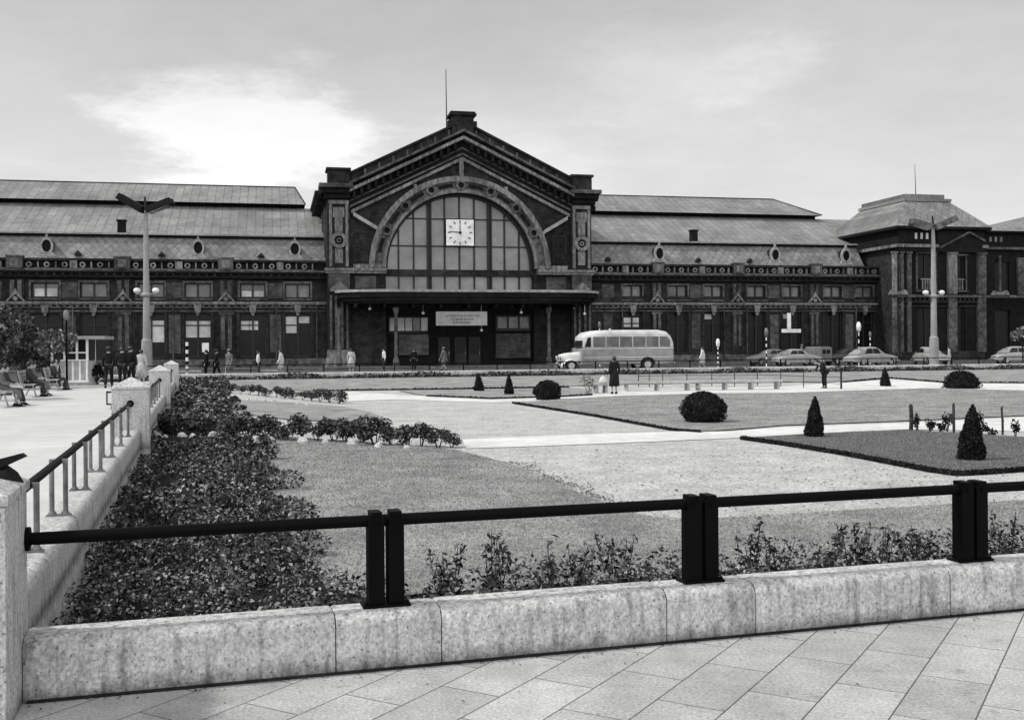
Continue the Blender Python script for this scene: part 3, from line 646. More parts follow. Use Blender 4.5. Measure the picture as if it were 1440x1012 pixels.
def pier(u,w=1.3,tri=True):
    b=MB(); b.bx(u-w/2,u+w/2,-.78,-.12,8.69,9.66); b.bx(u-w/2-.06,u+w/2+.06,-.84,-.06,9.66,9.78); sp('pedestal',b,'stone_mid')
    b=MB(); b.bx(u-w*.26,u+w*.26,-.83,-.79,8.85,9.5); sp('pedestal_panel',b,'stone_light')
    b=MB(); b.bx(u-w/2,u+w/2,-.18,-.003,0.76,4.97); b.bx(u-w/2,u+w/2,-.18,-.003,5.87,7.84); sp('pilaster',b,'brick')
    b=MB()
    for z0,z1 in ((1.6,4.7),(6.1,7.7)): b.bx(u-w*.36,u-w*.1,-.25,-.19,z0,z1).bx(u+w*.1,u+w*.36,-.25,-.19,z0,z1)
    b.bx(u-w*.5,u+w*.5,-.27,-.19,4.72,4.92); sp('pilaster_strips',b,'stone_mid')
    if tri:
        b=MB(); b.xz([(u-.78,5.87),(u-.6,5.87),(u,6.5),(u+.6,5.87),(u+.78,5.87),(u+.1,6.72),(u,7.0),(u-.1,6.72)],-.42,-.2); b.disc_y((u,6.1),.2,-.46,-.2,12); sp('pediment_ornament',b,'stone_light')
for u in pedL[1:6]: pier(u)
for u in pedR: pier(u,1.1)
# balustrade motifs: rings and short bars between the pedestals
def motifs(u0,u1):
    n=max(3,int((u1-u0)/.68)); s=(u1-u0)/n; b=MB()
    for i in range(n):
        u=u0+s*(i+.5)
        if n>6 and i in (n//2,) : b.bx(u-.3,u+.3,-.66,-.3,8.7,9.37); continue
        if i%2==0: b.ring_y((u,9.03),.12,.25,-.58,-.30,n=12)
        else: b.bx(u-.06,u+.06,-.55,-.32,8.78,9.28)
    b.bx(u0,u1,-.5,-.31,8.684,8.74); sp('balustrade_panel',b,'stone_light')
for i in range(6): motifs(pedL[i+1]+.75,pedL[i]-.75)
motifs(29.8,35.9); motifs(37.2,44.3); motifs(45.6,52.7); motifs(54.0,60.2)
for u in winL[:10]+winR:
    b=MB(); b.xz([(u-.34,5.57),(u-.22,4.9),(u+.22,4.9),(u+.34,5.57)],-.3,-.125); b.xz([(u-.16,4.9),(u-.1,4.62),(u+.1,4.62),(u+.16,4.9)],-.22,-.05); sp('keystone',b,'stone_light')
    w=1.3 if u<10 else 1.15
    b=MB(); b.bx(u-w,u+w,-.1,-.003,7.58,7.7); b.bx(u-w,u+w,-.12,-.003,6.02,6.14); sp('lintel',b,'stone_mid')
for i,u in enumerate(winL[:10]+winR):
    w,zl,zt,lb,lt=(1.1,6.22,7.5,.9,4.85) if u<10 else (.95,6.42,7.55,.9,4.95); b=MB()
    b.bx(u-w-.2,u-w-.03,-.09,-.004,zl,zt).bx(u+w+.03,u+w+.2,-.09,-.004,zl,zt); b.bx(u-w-.2,u+w+.2,-.09,-.004,zt,zt+.05); sp('window_surround',b,'stone_mid')
    b=MB(); b.bx(u-w-.26,u-w-.07,-.13,-.004,lb,lt+.08).bx(u+w+.07,u+w+.26,-.13,-.004,lb,lt+.08).bx(u-w-.07,u+w+.07,-.13,-.004,lt+.0,lt+.08); sp('window_surround',b,'stone_dark')
for (a,c) in ((UL,4.75),(29.65,UR)):
    b=MB(); b.bx(a,c,-.16,-.004,5.3,5.4); n=int((c-a)/.55)
    for k in range(n): b.bx(a+k*.55+.1,a+k*.55+.32,-.2,-.004,5.4,5.57)
    sp('dentil_course',b,'stone_mid')
    b=MB(); b.bx(a,c,-.45,-.2,7.98,8.09); n=int((c-a)/.7)
    for k in range(n): b.bx(a+k*.7+.1,a+k*.7+.3,-.6,-.5,8.12,8.345)
    sp('dentil_course',b,'stone_dark')
for i in range(len(winL)-1):                      # pale brick panels between the upper windows
    if i%2==0:
        c=(winL[i]+winL[i+1])/2; b=MB(); b.bx(c-.62,c+.62,-.06,-.003,6.18,7.55); sp('upper_panel',b,'panel_brick'); b=MB(); b.bx(c-.5,c+.5,-.06,-.003,1.3,4.7); sp('lower_panel',b,'panel_brick')
for c in (31.6,36.55-0,40.65,49.0,57.3):
    if c==36.55: continue
    b=MB(); b.bx(c-.6,c+.6,-.06,-.003,6.3,7.6); sp('upper_panel',b,'panel_brick'); b=MB(); b.bx(c-.45,c+.45,-.06,-.003,1.3,4.7); sp('lower_panel',b,'panel_brick')
for u in (-16.9,-8.6,.3,3.9,33.0,46.,58.):
    b=MB(); b.tube([(u,-.2,.2),(u,-.2,5.5)],.06,6); sp('drainpipe',b,'stone_mid')
# slate mansard roofs with round dormers
def mansard(u0,u1):
    b=MB(); b.add([(u0,.2,9.0),(u1,.2,9.0),(u1,2.4,11.75),(u0,2.4,11.75),(u0,2.4,11.0),(u1,2.4,11.0)],[(0,1,2,3)]); sp('slate_roof',b,'slate')
    b=MB(); b.bx(u0,u1,2.2,4.6,11.752,11.95); sp('gutter',b,'sooty'); b=MB(); b.bx(u0,u1,2.0,4.6,11.952,12.10); sp('roof_ledge',b,'stone_pale')
mansard(UL,4.75); mansard(29.65,59.5)
def dormer(u):
    b=MB(); b.ring_y((0,0),.38,.54,-.2,.15,n=20); b.v=[(x,y,z*1.42) for x,y,z in b.v]; b.xz([(-.12,.8),(.12,.8),(0,1.12)],-.15,.1); b.xz([(-.5,-.55),(-.85,-.95),(.85,-.95),(.5,-.55)],-.2,.1)
    o=b.build('dormer',M['stone_pale'],ST,loc=(u,1.1,10.75),smooth=40)
    g=MB(); g.disc_y((0,0),.4,.0,.06,20); g.v=[(x,y,z*1.42) for x,y,z in g.v]; g.build('pane',M['black_paint'],o)
    g=MB(); g.loft([[(.55*math.cos(2*PI*i/14),.1,.78*math.sin(2*PI*i/14)) for i in range(14)],[(.55*math.cos(2*PI*i/14),1.3,.1+.5*math.sin(2*PI*i/14)) for i in range(14)]]); g.build('dormer_roof',M['stone_dark'],o,smooth=50)
for u in (-44,-31.8,-19.2,-6.5,2.0,37.3,49.7,57.6): dormer(u)
def vent(u):
    b=MB(); b.xz([(u-.32,10.0),(u+.32,10.0),(u,10.35)],.55,1.3); sp('roof_vent',b,'stone_dark')
for u in (-16.6,-9.6,-1.0,31.9,41.3,46.8): vent(u)
# platform roofs behind
def shed(u0,u1,r0,r1,hl,hr):
    b=MB(); b.add([(u0,4.0,12.05),(u1,4.0,12.05),(u1,12.6,15.95),(u0,12.6,15.95),(u1,27,15.95),(u0,27,15.95),(u1,27,9),(u0,27,9),(u0,4,9),(u1,4,9)],[(0,1,2,3),(3,2,4,5),(5,4,6,7),(0,3,5,7,8),(1,2,4,6,9)]); sp('platform_roof',b,'zinc')
    b=MB(); b.bx(r0+.3,r1-.3,12.7,24,15.952,16.5); sp('clerestory',b,'sooty')
    b=MB(); b.add([(r0,11.7,16.25),(r1,11.7,16.25),(r1-hr,17.3,18.75),(r0+hl,17.3,18.75),(r0,24,16.25),(r1,24,16.25)],[(0,1,2,3),(4,5,2,3),(1,5,2),(0,4,3)]); sp('clerestory_roof',b,'zinc')
    b=MB(); b.tube([(r0+hl,17.3,18.77),(r1-hr,17.3,18.77)],.09,6); b.tube([(r1,11.7,16.3),(r1-hr,17.3,18.77)],.07,6); sp('ridge_cap',b,'stone_dark')
shed(UL,5.4,UL,3.3,0,.9); shed(29.0,76,30.5,60.8,0,3.2)
for u in (-13.4,42.2): 
    b=MB(); b.bx(u-.35,u+.35,3.9,4.5,12.0,13.35); b.bx(u-.42,u+.42,3.82,4.58,13.35,13.5); sp('chimney',b,'sooty')
# ---------------- central hall
HV=-1.0; AC=(17.05,8.95); AR=6.95
HL,HRt=4.8,29.6; AX=17.2
def ztop(u): return 21.6-abs(u-AX)*(21.6-16.2)/(AX-6.8)
b=MB(); NA=40
xs=[AC[0]-AR*math.cos(PI*i/NA) for i in range(NA+1)]; zs=[AC[1]+AR*math.sin(PI*i/NA) for i in range(NA+1)]
for i in range(NA):
    b.add([(xs[i],HV,zs[i]),(xs[i+1],HV,zs[i+1]),(xs[i+1],HV,ztop(xs[i+1])),(xs[i],HV,ztop(xs[i]))],[(0,1,2,3)])
    b.add([(xs[i],HV,zs[i]),(xs[i+1],HV,zs[i+1]),(xs[i+1],HV+1.1,zs[i+1]),(xs[i],HV+1.1,zs[i])],[(0,1,2,3)])
for a,c in ((HL,xs[0]),(xs[-1],HRt)):
    b.add([(a,HV,0),(c,HV,0),(c,HV,ztop(c)),(a,HV,ztop(a))],[(0,1,2,3)])
for a in (xs[0],xs[-1]): b.add([(a,HV,0),(a,HV+1.1,0),(a,HV+1.1,AC[1]),(a,HV,AC[1])],[(0,1,2,3)])
b.add([(HL,HV,0),(HL,28,0),(HL,28,15.6),(HL,HV,15.6)],[(0,1,2,3)]); b.add([(HRt,HV,0),(HRt,28,0),(HRt,28,15.6),(HRt,HV,15.6)],[(0,1,2,3)])
b.add([(HL,28,0),(HRt,28,0),(HRt,28,15.6),(AX,28,21.),(HL,28,15.6)],[(0,1,2,3,4)])
sp('wall',b,'brick')
b=MB(); b.add([(HL-.5,HV-.3,15.9),(AX,HV-.3,21.2),(AX,28.3,21.2),(HL-.5,28.3,15.9),(HRt+.5,HV-.3,15.9),(HRt+.5,28.3,15.9)],[(0,1,2,3),(1,4,5,2)]); sp('hall_roof',b,'stone_dark')
for s,(a,c) in ((-1,(HL-1.0,HL-.003)),(1,(HRt+.003,HRt+1.0))):     # eaves cornice down each side
    b=MB(); b.bx(a,c,HV+.6,28,15.6,15.95); sp('eaves_cornice',b,'stone_dark'); b=MB(); b.bx(a+.3*(s<0),c-.3*(s>0),HV+.6,28,15.2,15.6); 
    for k in range(14): b.bx(a+.1,c-.1,HV+1.2+k*2.0,HV+1.6+k*2.0,14.7,15.2)
    sp('eaves_brackets',b,'sooty')
    x=HL-.12 if s<0 else HRt; b=MB()
    for k in range(6): b.bx(x,x+.12,HV+2+k*4.6,HV+2.9+k*4.6,10,14.8)
    sp('side_pilaster',b,'stone_mid')
def rake(b,z_ap,z_l,t,v0,v1,ul=6.8,ur=27.7):
    # sloped band under the gable, its top from (ul,z_l) up to the apex and down again
    b.xz([(ul,z_l),(AX,z_ap),(AX,z_ap-t),(ul,z_l-t)],v0,v1); b.xz([(AX,z_ap),(ur,z_l+.05),(ur,z_l+.05-t),(AX,z_ap-t)],v0,v1)
b=MB(); rake(b,22.45,17.35,1.25,HV-.55,HV+.5); sp('gable_parapet',b,'stone_dark')
b=MB(); rake(b,22.6,17.5,.2,HV-.8,HV+.6); sp('gable_coping',b,'stone_dark')
b=MB(); rake(b,21.62,16.52,.22,HV-1.5,HV-.003); sp('gable_cornice',b,'stone_mid')
b=MB(); rake(b,21.05,15.95,.30,HV-1.25,HV-.003); sp('gable_cornice',b,'stone_light')
b=MB(); rake(b,20.75,15.65,1.1,HV-.5,HV-.003); 
sl=(21.05-15.95)/(AX-6.8)
for k in range(15):
    for s in (-1,1):
        u=AX+s*(.75+k*.66); z=20.72-abs(u-AX)*sl; b.bx(u-.13,u+.13,HV-1.1,HV-.5,z-.62,z-.08)
sp('gable_frieze',b,'sooty')
b=MB(); rake(b,19.62,14.5,.2,HV-.45,HV-.003); sp('gable_moulding',b,'stone_mid'); b=MB(); rake(b,19.25,14.13,.3,HV-.36,HV-.003,7.0,27.5); sp('gable_moulding',b,'stone_light'); b=MB(); rake(b,20.1,14.98,.14,HV-.52,HV-.003); sp('gable_moulding',b,'stone_mid')
b=MB()
for k in range(1,8):
    for s in (-1,1):
        u=AX+s*k*1.28; z=22.25-abs(u-AX)*sl; b.bx(u-.09,u+.09,HV-.64,HV-.56,z-.85,z-.0)
sp('parapet_strips',b,'stone_mid')
b=MB(); b.bx(AX-1.0,AX+1.0,HV-.9,HV+1.0,21.2,22.95); b.bx(AX-1.25,AX+1.25,HV-1.1,HV+1.2,22.95,23.15); b.bx(AX-1.15,AX+1.15,HV-1.,HV+1.1,23.15,23.32); b.bx(AX-1.35,AX-1.0,HV-.7,HV+.6,22.0,22.5); b.bx(AX+1.0,AX+1.35,HV-.7,HV+.6,22.0,22.5); sp('apex_block',b,'stone_dark')
b=MB(); b.tube([(S(628,165,0)[0],0,22.3),(S(627,100,0)[0],0,27.6)],[.06,.03],6); sp('mast',b,'stone_dark')
for s in (0,1):
    q=(lambda u: u) if s==0 else (lambda u: 34.4-u)
    def bb(b,a,c,*r): a,c=sorted((q(a),q(c))); b.bx(a,c,*r)
    b=MB(); bb(b,4.9,6.8,HV-.9,HV+1.0,16.35,17.6); bb(b,4.75,6.95,HV-1.05,HV+1.15,17.6,17.82); sp('corner_block',b,'stone_dark')
    b=MB(); bb(b,4.1,7.1,HV-1.5,HV+.9,16.0,16.35); sp('corner_cornice',b,'stone_mid'); b=MB(); bb(b,4.3,6.95,HV-1.2,HV+.7,15.55,16.0); bb(b,4.6,6.85,HV-.9,HV+.4,15.1,15.55); sp('corner_cornice',b,'sooty')
    b=MB(); bb(b,4.85,6.85,HV-.45,HV-.003,0,15.1); sp('corner_pilaster',b,'brick')
    b=MB(); bb(b,5.0,5.25,HV-.6,HV-.46,9,14.6); bb(b,6.45,6.7,HV-.6,HV-.46,9,14.6); bb(b,4.95,6.75,HV-.62,HV-.455,14.62,14.95); bb(b,5.35,6.35,HV-.62,HV-.46,13.4,14.3); bb(b,5.5,6.2,HV-.6,HV-.46,12.1,13.4); bb(b,5.5,6.2,HV-.58,HV-.46,9.3,10.6); sp('pilaster_panel',b,'stone_light')
    b=MB(); b.ring_y((q(5.85),11.35),.4,.72,HV-.75,HV-.46,n=20); b.ring_y((q(5.85),11.35),.12,.22,HV-.7,HV-.46,n=12); sp('round_ornament',b,'stone_light')
    b=MB(); bb(b,4.6,10.12,HV-.75,HV-.003,8.62,8.86); bb(b,4.7,10.1,HV-.62,HV-.003,8.4,8.62); sp('impost_cornice',b,'stone_light')
    b=MB(); bb(b,7.15,10.0,HV-.3,HV-.005,8.87,9.25); sp('impost_block',b,'stone_light')
    b=MB(); bb(b,4.9,6.8,HV-.62,HV-.46,7.0,8.35); bb(b,7.3,9.2,HV-.12,HV-.003,7.05,8.2); sp('lower_panel',b,'panel_brick')
    b=MB(); bb(b,5.0,6.7,HV-.7,HV-.46,6.75,6.95); b.xz([(q(5.0),6.95),(q(5.85),7.7),(q(6.7),6.95)],HV-.72,HV-.625); sp('pediment_ornament',b,'stone_light')
    b=MB(); b.xz([(q(7.15),13.95),(q(9.35),12.65),(q(9.35),12.3),(q(7.15),13.6)],HV-.5,HV-.003); b.xz([(q(9.35),12.65),(q(9.75),12.2),(q(9.75),11.9),(q(9.35),12.3)],HV-.4,HV-.003); sp('sloping_moulding',b,'stone_pale')
    b=MB(); 
    for z in (9.5,12.0): bb(b,7.2,8.55,HV-.08,HV-.003,z,z+.12)
    bb(b,7.2,7.32,HV-.08,HV-.003,9.62,12.0); bb(b,8.43,8.55,HV-.08,HV-.003,9.62,12.0); sp('spandrel_frame',b,'stone_dark')
    b=MB(); 
    for u in (5.0,5.45,6.0,6.45): bb(b,u,u+.2,HV-.62,HV-.46,1.6,6.4)
    sp('lower_pilaster',b,'stone_mid'); a_,c_=sorted((q(4.75),q(6.95))); b=MB(); b.loft([[(a_-e_,HV-.85-e_,z_),(c_+e_,HV-.85-e_,z_),(c_+e_,HV-.46,z_),(a_-e_,HV-.46,z_)] for e_,z_ in ((.25,0),(.2,.3),(.05,.9),(0,1.5))]); sp('plinth',b,'stone_light')
for q in ((AX-.28,AX+.12,HV-.42,HV-.003,17.45,19.0),(12.7,13.0,HV-.3,HV-.003,15.8,16.6),(21.2,21.5,HV-.3,HV-.003,15.8,16.6)):
    b=MB(); b.bx(*q); sp('gable_strut',b,'stone_light')
b=MB(); b.ring_y(AC,AR+.02,8.35,HV-.25,HV-.003,0,PI,n=56); sp('arch_ring',b,'stone_mid')
b=MB(); b.ring_y(AC,8.0,8.5,HV-.48,HV-.252,0,PI,n=56); b.ring_y(AC,AR+.02,AR+.32,HV-.45,HV-.252,0,PI,n=56); sp('arch_moulding',b,'stone_light')
for k in range(1,8):
    a=PI/2+(k-4)*R(21.3); c=(AC[0]+7.65*math.cos(a),AC[1]+7.65*math.sin(a))
    b=MB(); b.ring_y(c,.27,.48,HV-.6,HV-.252,n=18); o=sp('medallion',b,'stone_mid'); g=MB(); g.disc_y(c,.27,HV-.4,HV-.252,16); g.build('boss',M['black_paint'],o)
    if k<8:
        b=MB(); a2=a+R(21.3)/2; b.ring_y(AC,7.5,7.82,HV-.33,HV-.252,a2-R(5),a2+R(5),n=5); sp('arch_slot',b,'sooty')
# the great window
gb=MB(); 
gb.xz([(x,z) for x,z in zip(xs,zs)]+[(xs[-1],6.4),(xs[0],6.4)],HV+.75,HV+.8)
GW=MB()
def bar(u,w,v0=HV+.55):
    dz=AR*AR-(u-AC[0])**2; GW.bx(u-w/2,u+w/2,v0,HV+.75,6.5,AC[1]+math.sqrt(max(0,dz))-.03)
for u in (11.35,12.75,15.65,17.05,18.45,21.35,22.75): bar(u,.13)
for u in (14.2,19.9): bar(u-.15,.12,HV+.42); bar(u+.15,.12,HV+.42); bar(u,.3,HV+.6)
for z in (13.58,11.05):
    h=math.sqrt(AR**2-(z-AC[1])**2)-.05; GW.bx(AC[0]-h,AC[0]+h,HV+.62,HV+.745,z-.055,z+.055)
GW.ring_y(AC,AR-.22,AR-.01,HV+.45,HV+.7,0,PI,n=48)
o=sp('arched_window',GW,'iron_frame'); gb.build('pane',M['big_glass'],o)
g=MB(); g.bx(xs[0],xs[-1],HV+.35,HV+.749,8.25,8.85); g.bx(xs[0],xs[-1],HV+.5,HV+.74,6.5,6.75); g.build('transom',M['stone_dark'],o)
# clock: pale square dial with hour strokes and two hands
b=MB(); b.bx(15.74,18.36,HV+.3,HV+.5,11.1,13.52); clk=sp('clock',b,'white_enamel'); ck=(17.05,12.31)
b=MB(); b.bx(15.66,15.74,HV+.28,HV+.52,11.02,13.6).bx(18.36,18.44,HV+.28,HV+.52,11.02,13.6).bx(15.74,18.36,HV+.28,HV+.52,13.52,13.6).bx(15.74,18.36,HV+.28,HV+.52,11.02,11.1); b.build('clock_frame',M['black_paint'],clk)
b=MB()
for k in range(12):
    a=2*PI*k/12; rr=1.02; c=(ck[0]+rr*math.sin(a),ck[1]+rr*math.cos(a)); w=.055; h=.13
    p=[(-w,-h),(w,-h),(w,h),(-w,h)]; b.xz([(c[0]+x*math.cos(a)+z*math.sin(a),c[1]-x*math.sin(a)+z*math.cos(a)) for x,z in p],HV+.27,HV+.299)
b.build('hour_marks',M['cloth_grey'],clk)
b=MB(); b.xz([(ck[0]-.05,ck[1]-.2),(ck[0]+.05,ck[1]-.2),(ck[0]+.02,ck[1]+1.05),(ck[0]-.02,ck[1]+1.05)],HV+.235,HV+.25); b.build('clock_hand',M['black_paint'],clk)
b=MB(); b.xz([(ck[0]+.15,ck[1]-.05),(ck[0]+.15,ck[1]+.05),(ck[0]-.95,ck[1]+.1),(ck[0]-.95,ck[1]+.04)],HV+.255,HV+.268); b.build('clock_hand',M['black_paint'],clk)
b=MB(); b.disc_y(ck,.11,HV+.22,HV+.299,12); b.build('hub',M['black_paint'],clk)
# canopy
cv=-5.2
pl=[(5.6,-1.55),(5.4,-2.6),(6.0,-3.7),(7.3,-4.6),(9.2,cv),(25.4,cv),(27.9,-4.7),(29.2,-3.9),(29.9,-2.7),(29.9,-1.55)]
b=MB(); b.xy(pl,6.55,6.78); sp('canopy_edge',b,'stone_pale')
sh=lambda k:[(17.5+(x-17.5)*k,-1.5+(y+1.5)*k) for x,y in pl]
b=MB(); b.xy(sh(.985),6.1,6.548); b.xy(sh(.96),5.75,6.1); sp('canopy_fascia',b,'sooty')
b=MB(); b.xy(sh(.93),5.55,5.75); 
for k in range(9): b.bx(7+k*2.5,7.2+k*2.5,cv+.5,-1.5,5.2,5.55)
sp('canopy_beams',b,'sooty')
for px in (557,772,478,):
    u=S(px,480,-4.2)[0]; b=MB(); b.lathe([(.28,0),(.28,.6),(.17,.75),(.15,4.6),(.26,4.9),(.3,5.2)],(u,-4.2 if px!=478 else -3.2,0),12); sp('canopy_column',b,'stone_mid',smooth=40)
for i,(px,py) in enumerate(((520,434),(595,440),(733,439),(807,432),(822,441),(677,464))):
    u,z=S(px,py,-3.5); b=MB(); b.lathe([(.03,-.14),(.14,-.06),(.14,.04),(.04,.12)],(u,-3.5,z),10); b.tube([(u,-3.5,z+.1),(u,-3.5,5.5)],.015,4); sp('hanging_lamp',b,'opal',smooth=60)
# hall doors and glazing under the canopy
b=MB(); b.bx(xs[0],xs[-1],HV+.76,HV+.9,0,6.4); sp('entrance_screen',b,'sooty')
def panel(px0,px1,py0,py1,v,name,m,t=.08):
    u0,z1=S(px0,py0,v); u1,z0=S(px1,py1,v); b=MB(); b.bx(u0,u1,v,v+t,z0,z1); return sp(name,b,m)
o=panel(546,601,445,468,HV+.5,'window','iron_frame')
for k in range(5):
    u0=S(548+k*11,446,HV+.45)[0]; g=MB(); g.bx(u0,u0+.62,HV+.44,HV+.48,S(548,465,HV+.45)[1],S(548,447,HV+.45)[1]); g.build('pane',M['blind'] if k!=3 else M['glass_mid'],o)
panel(561,603,470,499,HV+.5,'shutter','panel_brick'); panel(697,746,469,503,HV+.5,'shutter','panel_brick'); 
o=panel(697,746,443,465,HV+.5,'window','iron_frame')
for k in range(3):
    u0=S(700+k*15.5,446,HV+.45)[0]; g=MB(); g.bx(u0,u0+.85,HV+.44,HV+.48,S(548,462,HV+.45)[1],S(548,446,HV+.45)[1]); g.build('pane',M['glass_mid'],o)
for px in (500,525,625,648,668,790,815):
    u=S(px,480,HV+.4)[0]
    if u<AC[0]+AR and u>AC[0]-AR:
        b=MB(); b.bx(u-.55,u+.55,HV+.6,HV+.75,0.05,2.6); o=sp('door',b,'wood_dark'); g=MB(); g.bx(u-.4,u+.4,HV+.58,HV+.6,1.1,2.4); g.build('pane',M['glass_dark'],o); g=MB(); g.tube([(u+.45,HV+.56,.95),(u+.45,HV+.56,1.25)],.02,6); g.build('handle',M['chrome'],o)
# ---------------- corner pavilion on the right and what follows it
PV=-4.; PU0,PU1=60.4,69.9
ops=[(62.5,64.4,7.0,10.6),(66.35,67.8,7.0,10.4),(62.5,64.4,1,5.2),(66.35,67.8,.2,5.4)]
wallface('wall',PU0,PU1,0,11.2,PV,ops,M['sooty'])
for a,c,d,e in ops:
    b=MB(); m=(a+c)/2; b.bx(a,a+.1,PV+.2,PV+.3,d,e).bx(c-.1,c,PV+.2,PV+.3,d,e).bx(a+.1,c-.1,PV+.2,PV+.3,e-.1,e).bx(a+.1,c-.1,PV+.2,PV+.3,d,d+.1).bx(m-.05,m+.05,PV+.2,PV+.3,d+.1,e-.1); o=sp('window',b,'iron_frame'); g=MB(); g.bx(a,c,PV+.32,PV+.34,d,e); g.build('pane',M['glass_dark'],o)
b=MB(); b.add([(PU0,PV,0),(PU0,0,0),(PU0,0,11.2),(PU0,PV,11.2)],[(0,1,2,3)]); b.add([(PU0,0,8.3),(PU0,9,8.3),(PU0,9,11.2),(PU0,0,11.2)],[(0,1,2,3)]); b.add([(PU1,PV,0),(PU1,9,0),(PU1,9,11.2),(PU1,PV,11.2)],[(0,1,2,3)]); sp('wall',b,'stone_dark')
b=MB(); b.bx(PU0-.5,64.6,PV-.5,PV,11.2,11.5); b.bx(PU0-.5,PU0,PV+.002,8,11.2,11.5); sp('pavilion_cornice',b,'stone_light'); b=MB(); b.bx(69.6,PU1+.3,PV-.5,PV,11.2,11.5); sp('pavilion_cornice',b,'stone_light')
b=MB(); b.bx(PU0,PU1,PV-.1,9,11.502,13.0); b.bx(PU0-.6,PU1+.55,PV-.7,9,13.0,13.25); b.bx(PU0-.25,PU1+.2,PV-.35,PV-.102,10.75,11.19); b.bx(64.6,PU1,PV-.3,PV-.102,11.2,12.9); sp('attic',b,'sooty')
b=MB()
for k in range(5): b.bx(62.15+k*.62,62.4+k*.62,PV-.16,PV-.105,12.05,12.65)
sp('attic_slots',b,'blind')
b=MB(); u0=S(1322,342,PV-.4)[0]; u1=S(1363,321,PV-.4)[0]; b.xz([(u0,11.3),(u1,12.9),(u1,12.68),(u0,11.08)],PV-.5,PV-.31); b.xz([(u1,12.9),(PU1,12.9-(PU1-u1)*1.6/(u1-u0)),(PU1,12.68-(PU1-u1)*1.6/(u1-u0)),(u1,12.68)],PV-.45,PV-.31); sp('pavilion_pediment',b,'stone_mid')
b=MB()
z0=13.27; z1=16.35; A=(PU0-.6,PU1+.55,PV-.7,9.5); B_=(63.2,68.2,-.8,7.4)
b.add([(A[0],A[2],z0),(A[1],A[2],z0),(A[1],A[3],z0),(A[0],A[3],z0),(B_[0],B_[2],z1),(B_[1],B_[2],z1),(B_[1],B_[3],z1),(B_[0],B_[3],z1)],[(0,1,5,4),(1,2,6,5),(2,3,7,6),(3,0,4,7)]); sp('pavilion_roof',b,'slate')
b=MB(); b.bx(B_[0]-.25,B_[1]+.25,B_[2]-.25,B_[3]+.25,z1-.1,z1+.2); b.bx(B_[0],B_[1]-.4,B_[2],B_[3],z1+.2,z1+.65); sp('roof_crown',b,'zinc')
b=MB(); u,z=S(1288,280,1); b.tube([(u,1,16.9),(u-.1,1,20.4)],[.05,.02],5); sp('mast',b,'stone_dark')
b=MB(); b.bx(PU0-.3,UE,PV-.35,PV-.003,6.25,6.5); sp('belt_course',b,'stone_mid')
for px,w,mm in ((1258,.35,'stone_light'),(1268,.3,'stone_mid'),(1278,.45,'stone_mid'),(1339,.95,'stone_light'),(1380,.95,'stone_mid')):
    u=S(px,380,PV-.2)[0]; b=MB(); b.bx(u-w/2,u+w/2,PV-.35,PV-.003,6.6,10.6); b.bx(u-w/2-.1,u+w/2+.1,PV-.42,PV-.003,10.6,10.75); sp('pilaster',b,mm)
    b=MB(); b.bx(u-w/2,u+w/2,PV-.3,PV-.003,.8,6.2); sp('lower_pilaster',b,'stone_mid')
for px in (1262,1405): 
    u=S(px,412,PV-.3)[0]; b=MB(); b.xz([(u-1.1,6.5),(u-.75,6.95),(u,6.75),(u+.75,7.0),(u+1.1,6.5)],PV-.55,PV-.36); sp('garland',b,'stone_light')
for (a,c,d,e) in ((62.5,64.4,7.0,10.6),(66.35,67.8,7.0,10.4)):
    b=MB(); b.bx(a-.22,a-.04,PV-.12,PV-.003,d,e).bx(c+.04,c+.22,PV-.12,PV-.003,d,e).bx(a-.3,c+.3,PV-.2,PV-.003,e+.02,e+.2).bx(a-.3,c+.3,PV-.2,PV-.003,d-.2,d-.02); sp('window_surround',b,'stone_mid')
    m_=(a+c)/2; b=MB()
    for q in (-.42,-.12,.12,.42): b.bx(m_+q-.05,m_+q+.05,PV-.1,PV+.1,d+.02,d+1.0)
    b.bx(m_-.6,m_+.6,PV-.14,PV+.12,d+1.0,d+1.14); sp('balconette',b,'stone_light')
b=MB(); b.bx(PU0,PU1,PV-.28,PV-.003,5.72,5.9)
for k in range(18): b.bx(PU0+.1+k*.5,PU0+.3+k*.5,PV-.3,PV-.003,5.9,6.2)
sp('dentil_course',b,'stone_dark')
b=MB(); b.bx(PU0,PU1,PV-.2,PV-.003,.0,.9); b.bx(PU0+.0,PU1,PV-.14,PV-.003,5.3,5.45); sp('plinth',b,'stone_dark')
# receding stretch beyond and the next pavilion
ops=[(72.0+k*4.2,73.7+k*4.2,7.0,10.0) for k in range(8)]+[(72.0+k*4.2,73.7+k*4.2,1,5) for k in range(8)]
wallface('wall',PU1+.003,UE,0,11.2,-3.0,ops,M['sooty'])
for a,c,d,e in ops[:4]+ops[8:12]:
    b=MB(); b.bx(a,c,-2.75,-2.7,d,e); o=sp('window',b,'iron_frame'); g=MB(); g.bx(a+.1,c-.1,-2.78,-2.752,d+.1,e-.1); g.build('pane',M['glass_dark'],o)
b=MB(); b.bx(PU1+.72,UE,-3.4,-3.003,11.2,11.45); sp('cornice',b,'stone_mid'); b=MB(); b.bx(PU1+.01,UE,-3.1,6,11.452,12.9); b.bx(PU1+.72,UE,-3.6,6,12.9,13.1); sp('attic',b,'sooty')
b=MB()
for k in range(3): b.bx(71.3+k*.62,71.55+k*.62,-3.16,-3.105,12.0,12.5)
sp('attic_slots',b,'stone_light')
b=MB(); b.add([(PU1+.7,-3.6,13.12),(UE,-3.6,13.12),(UE,3,15.6),(81.,3,15.6),(PU1+.7,6,13.12)],[(0,1,2,3),(0,3,4)]); sp('pavilion_roof',b,'slate')
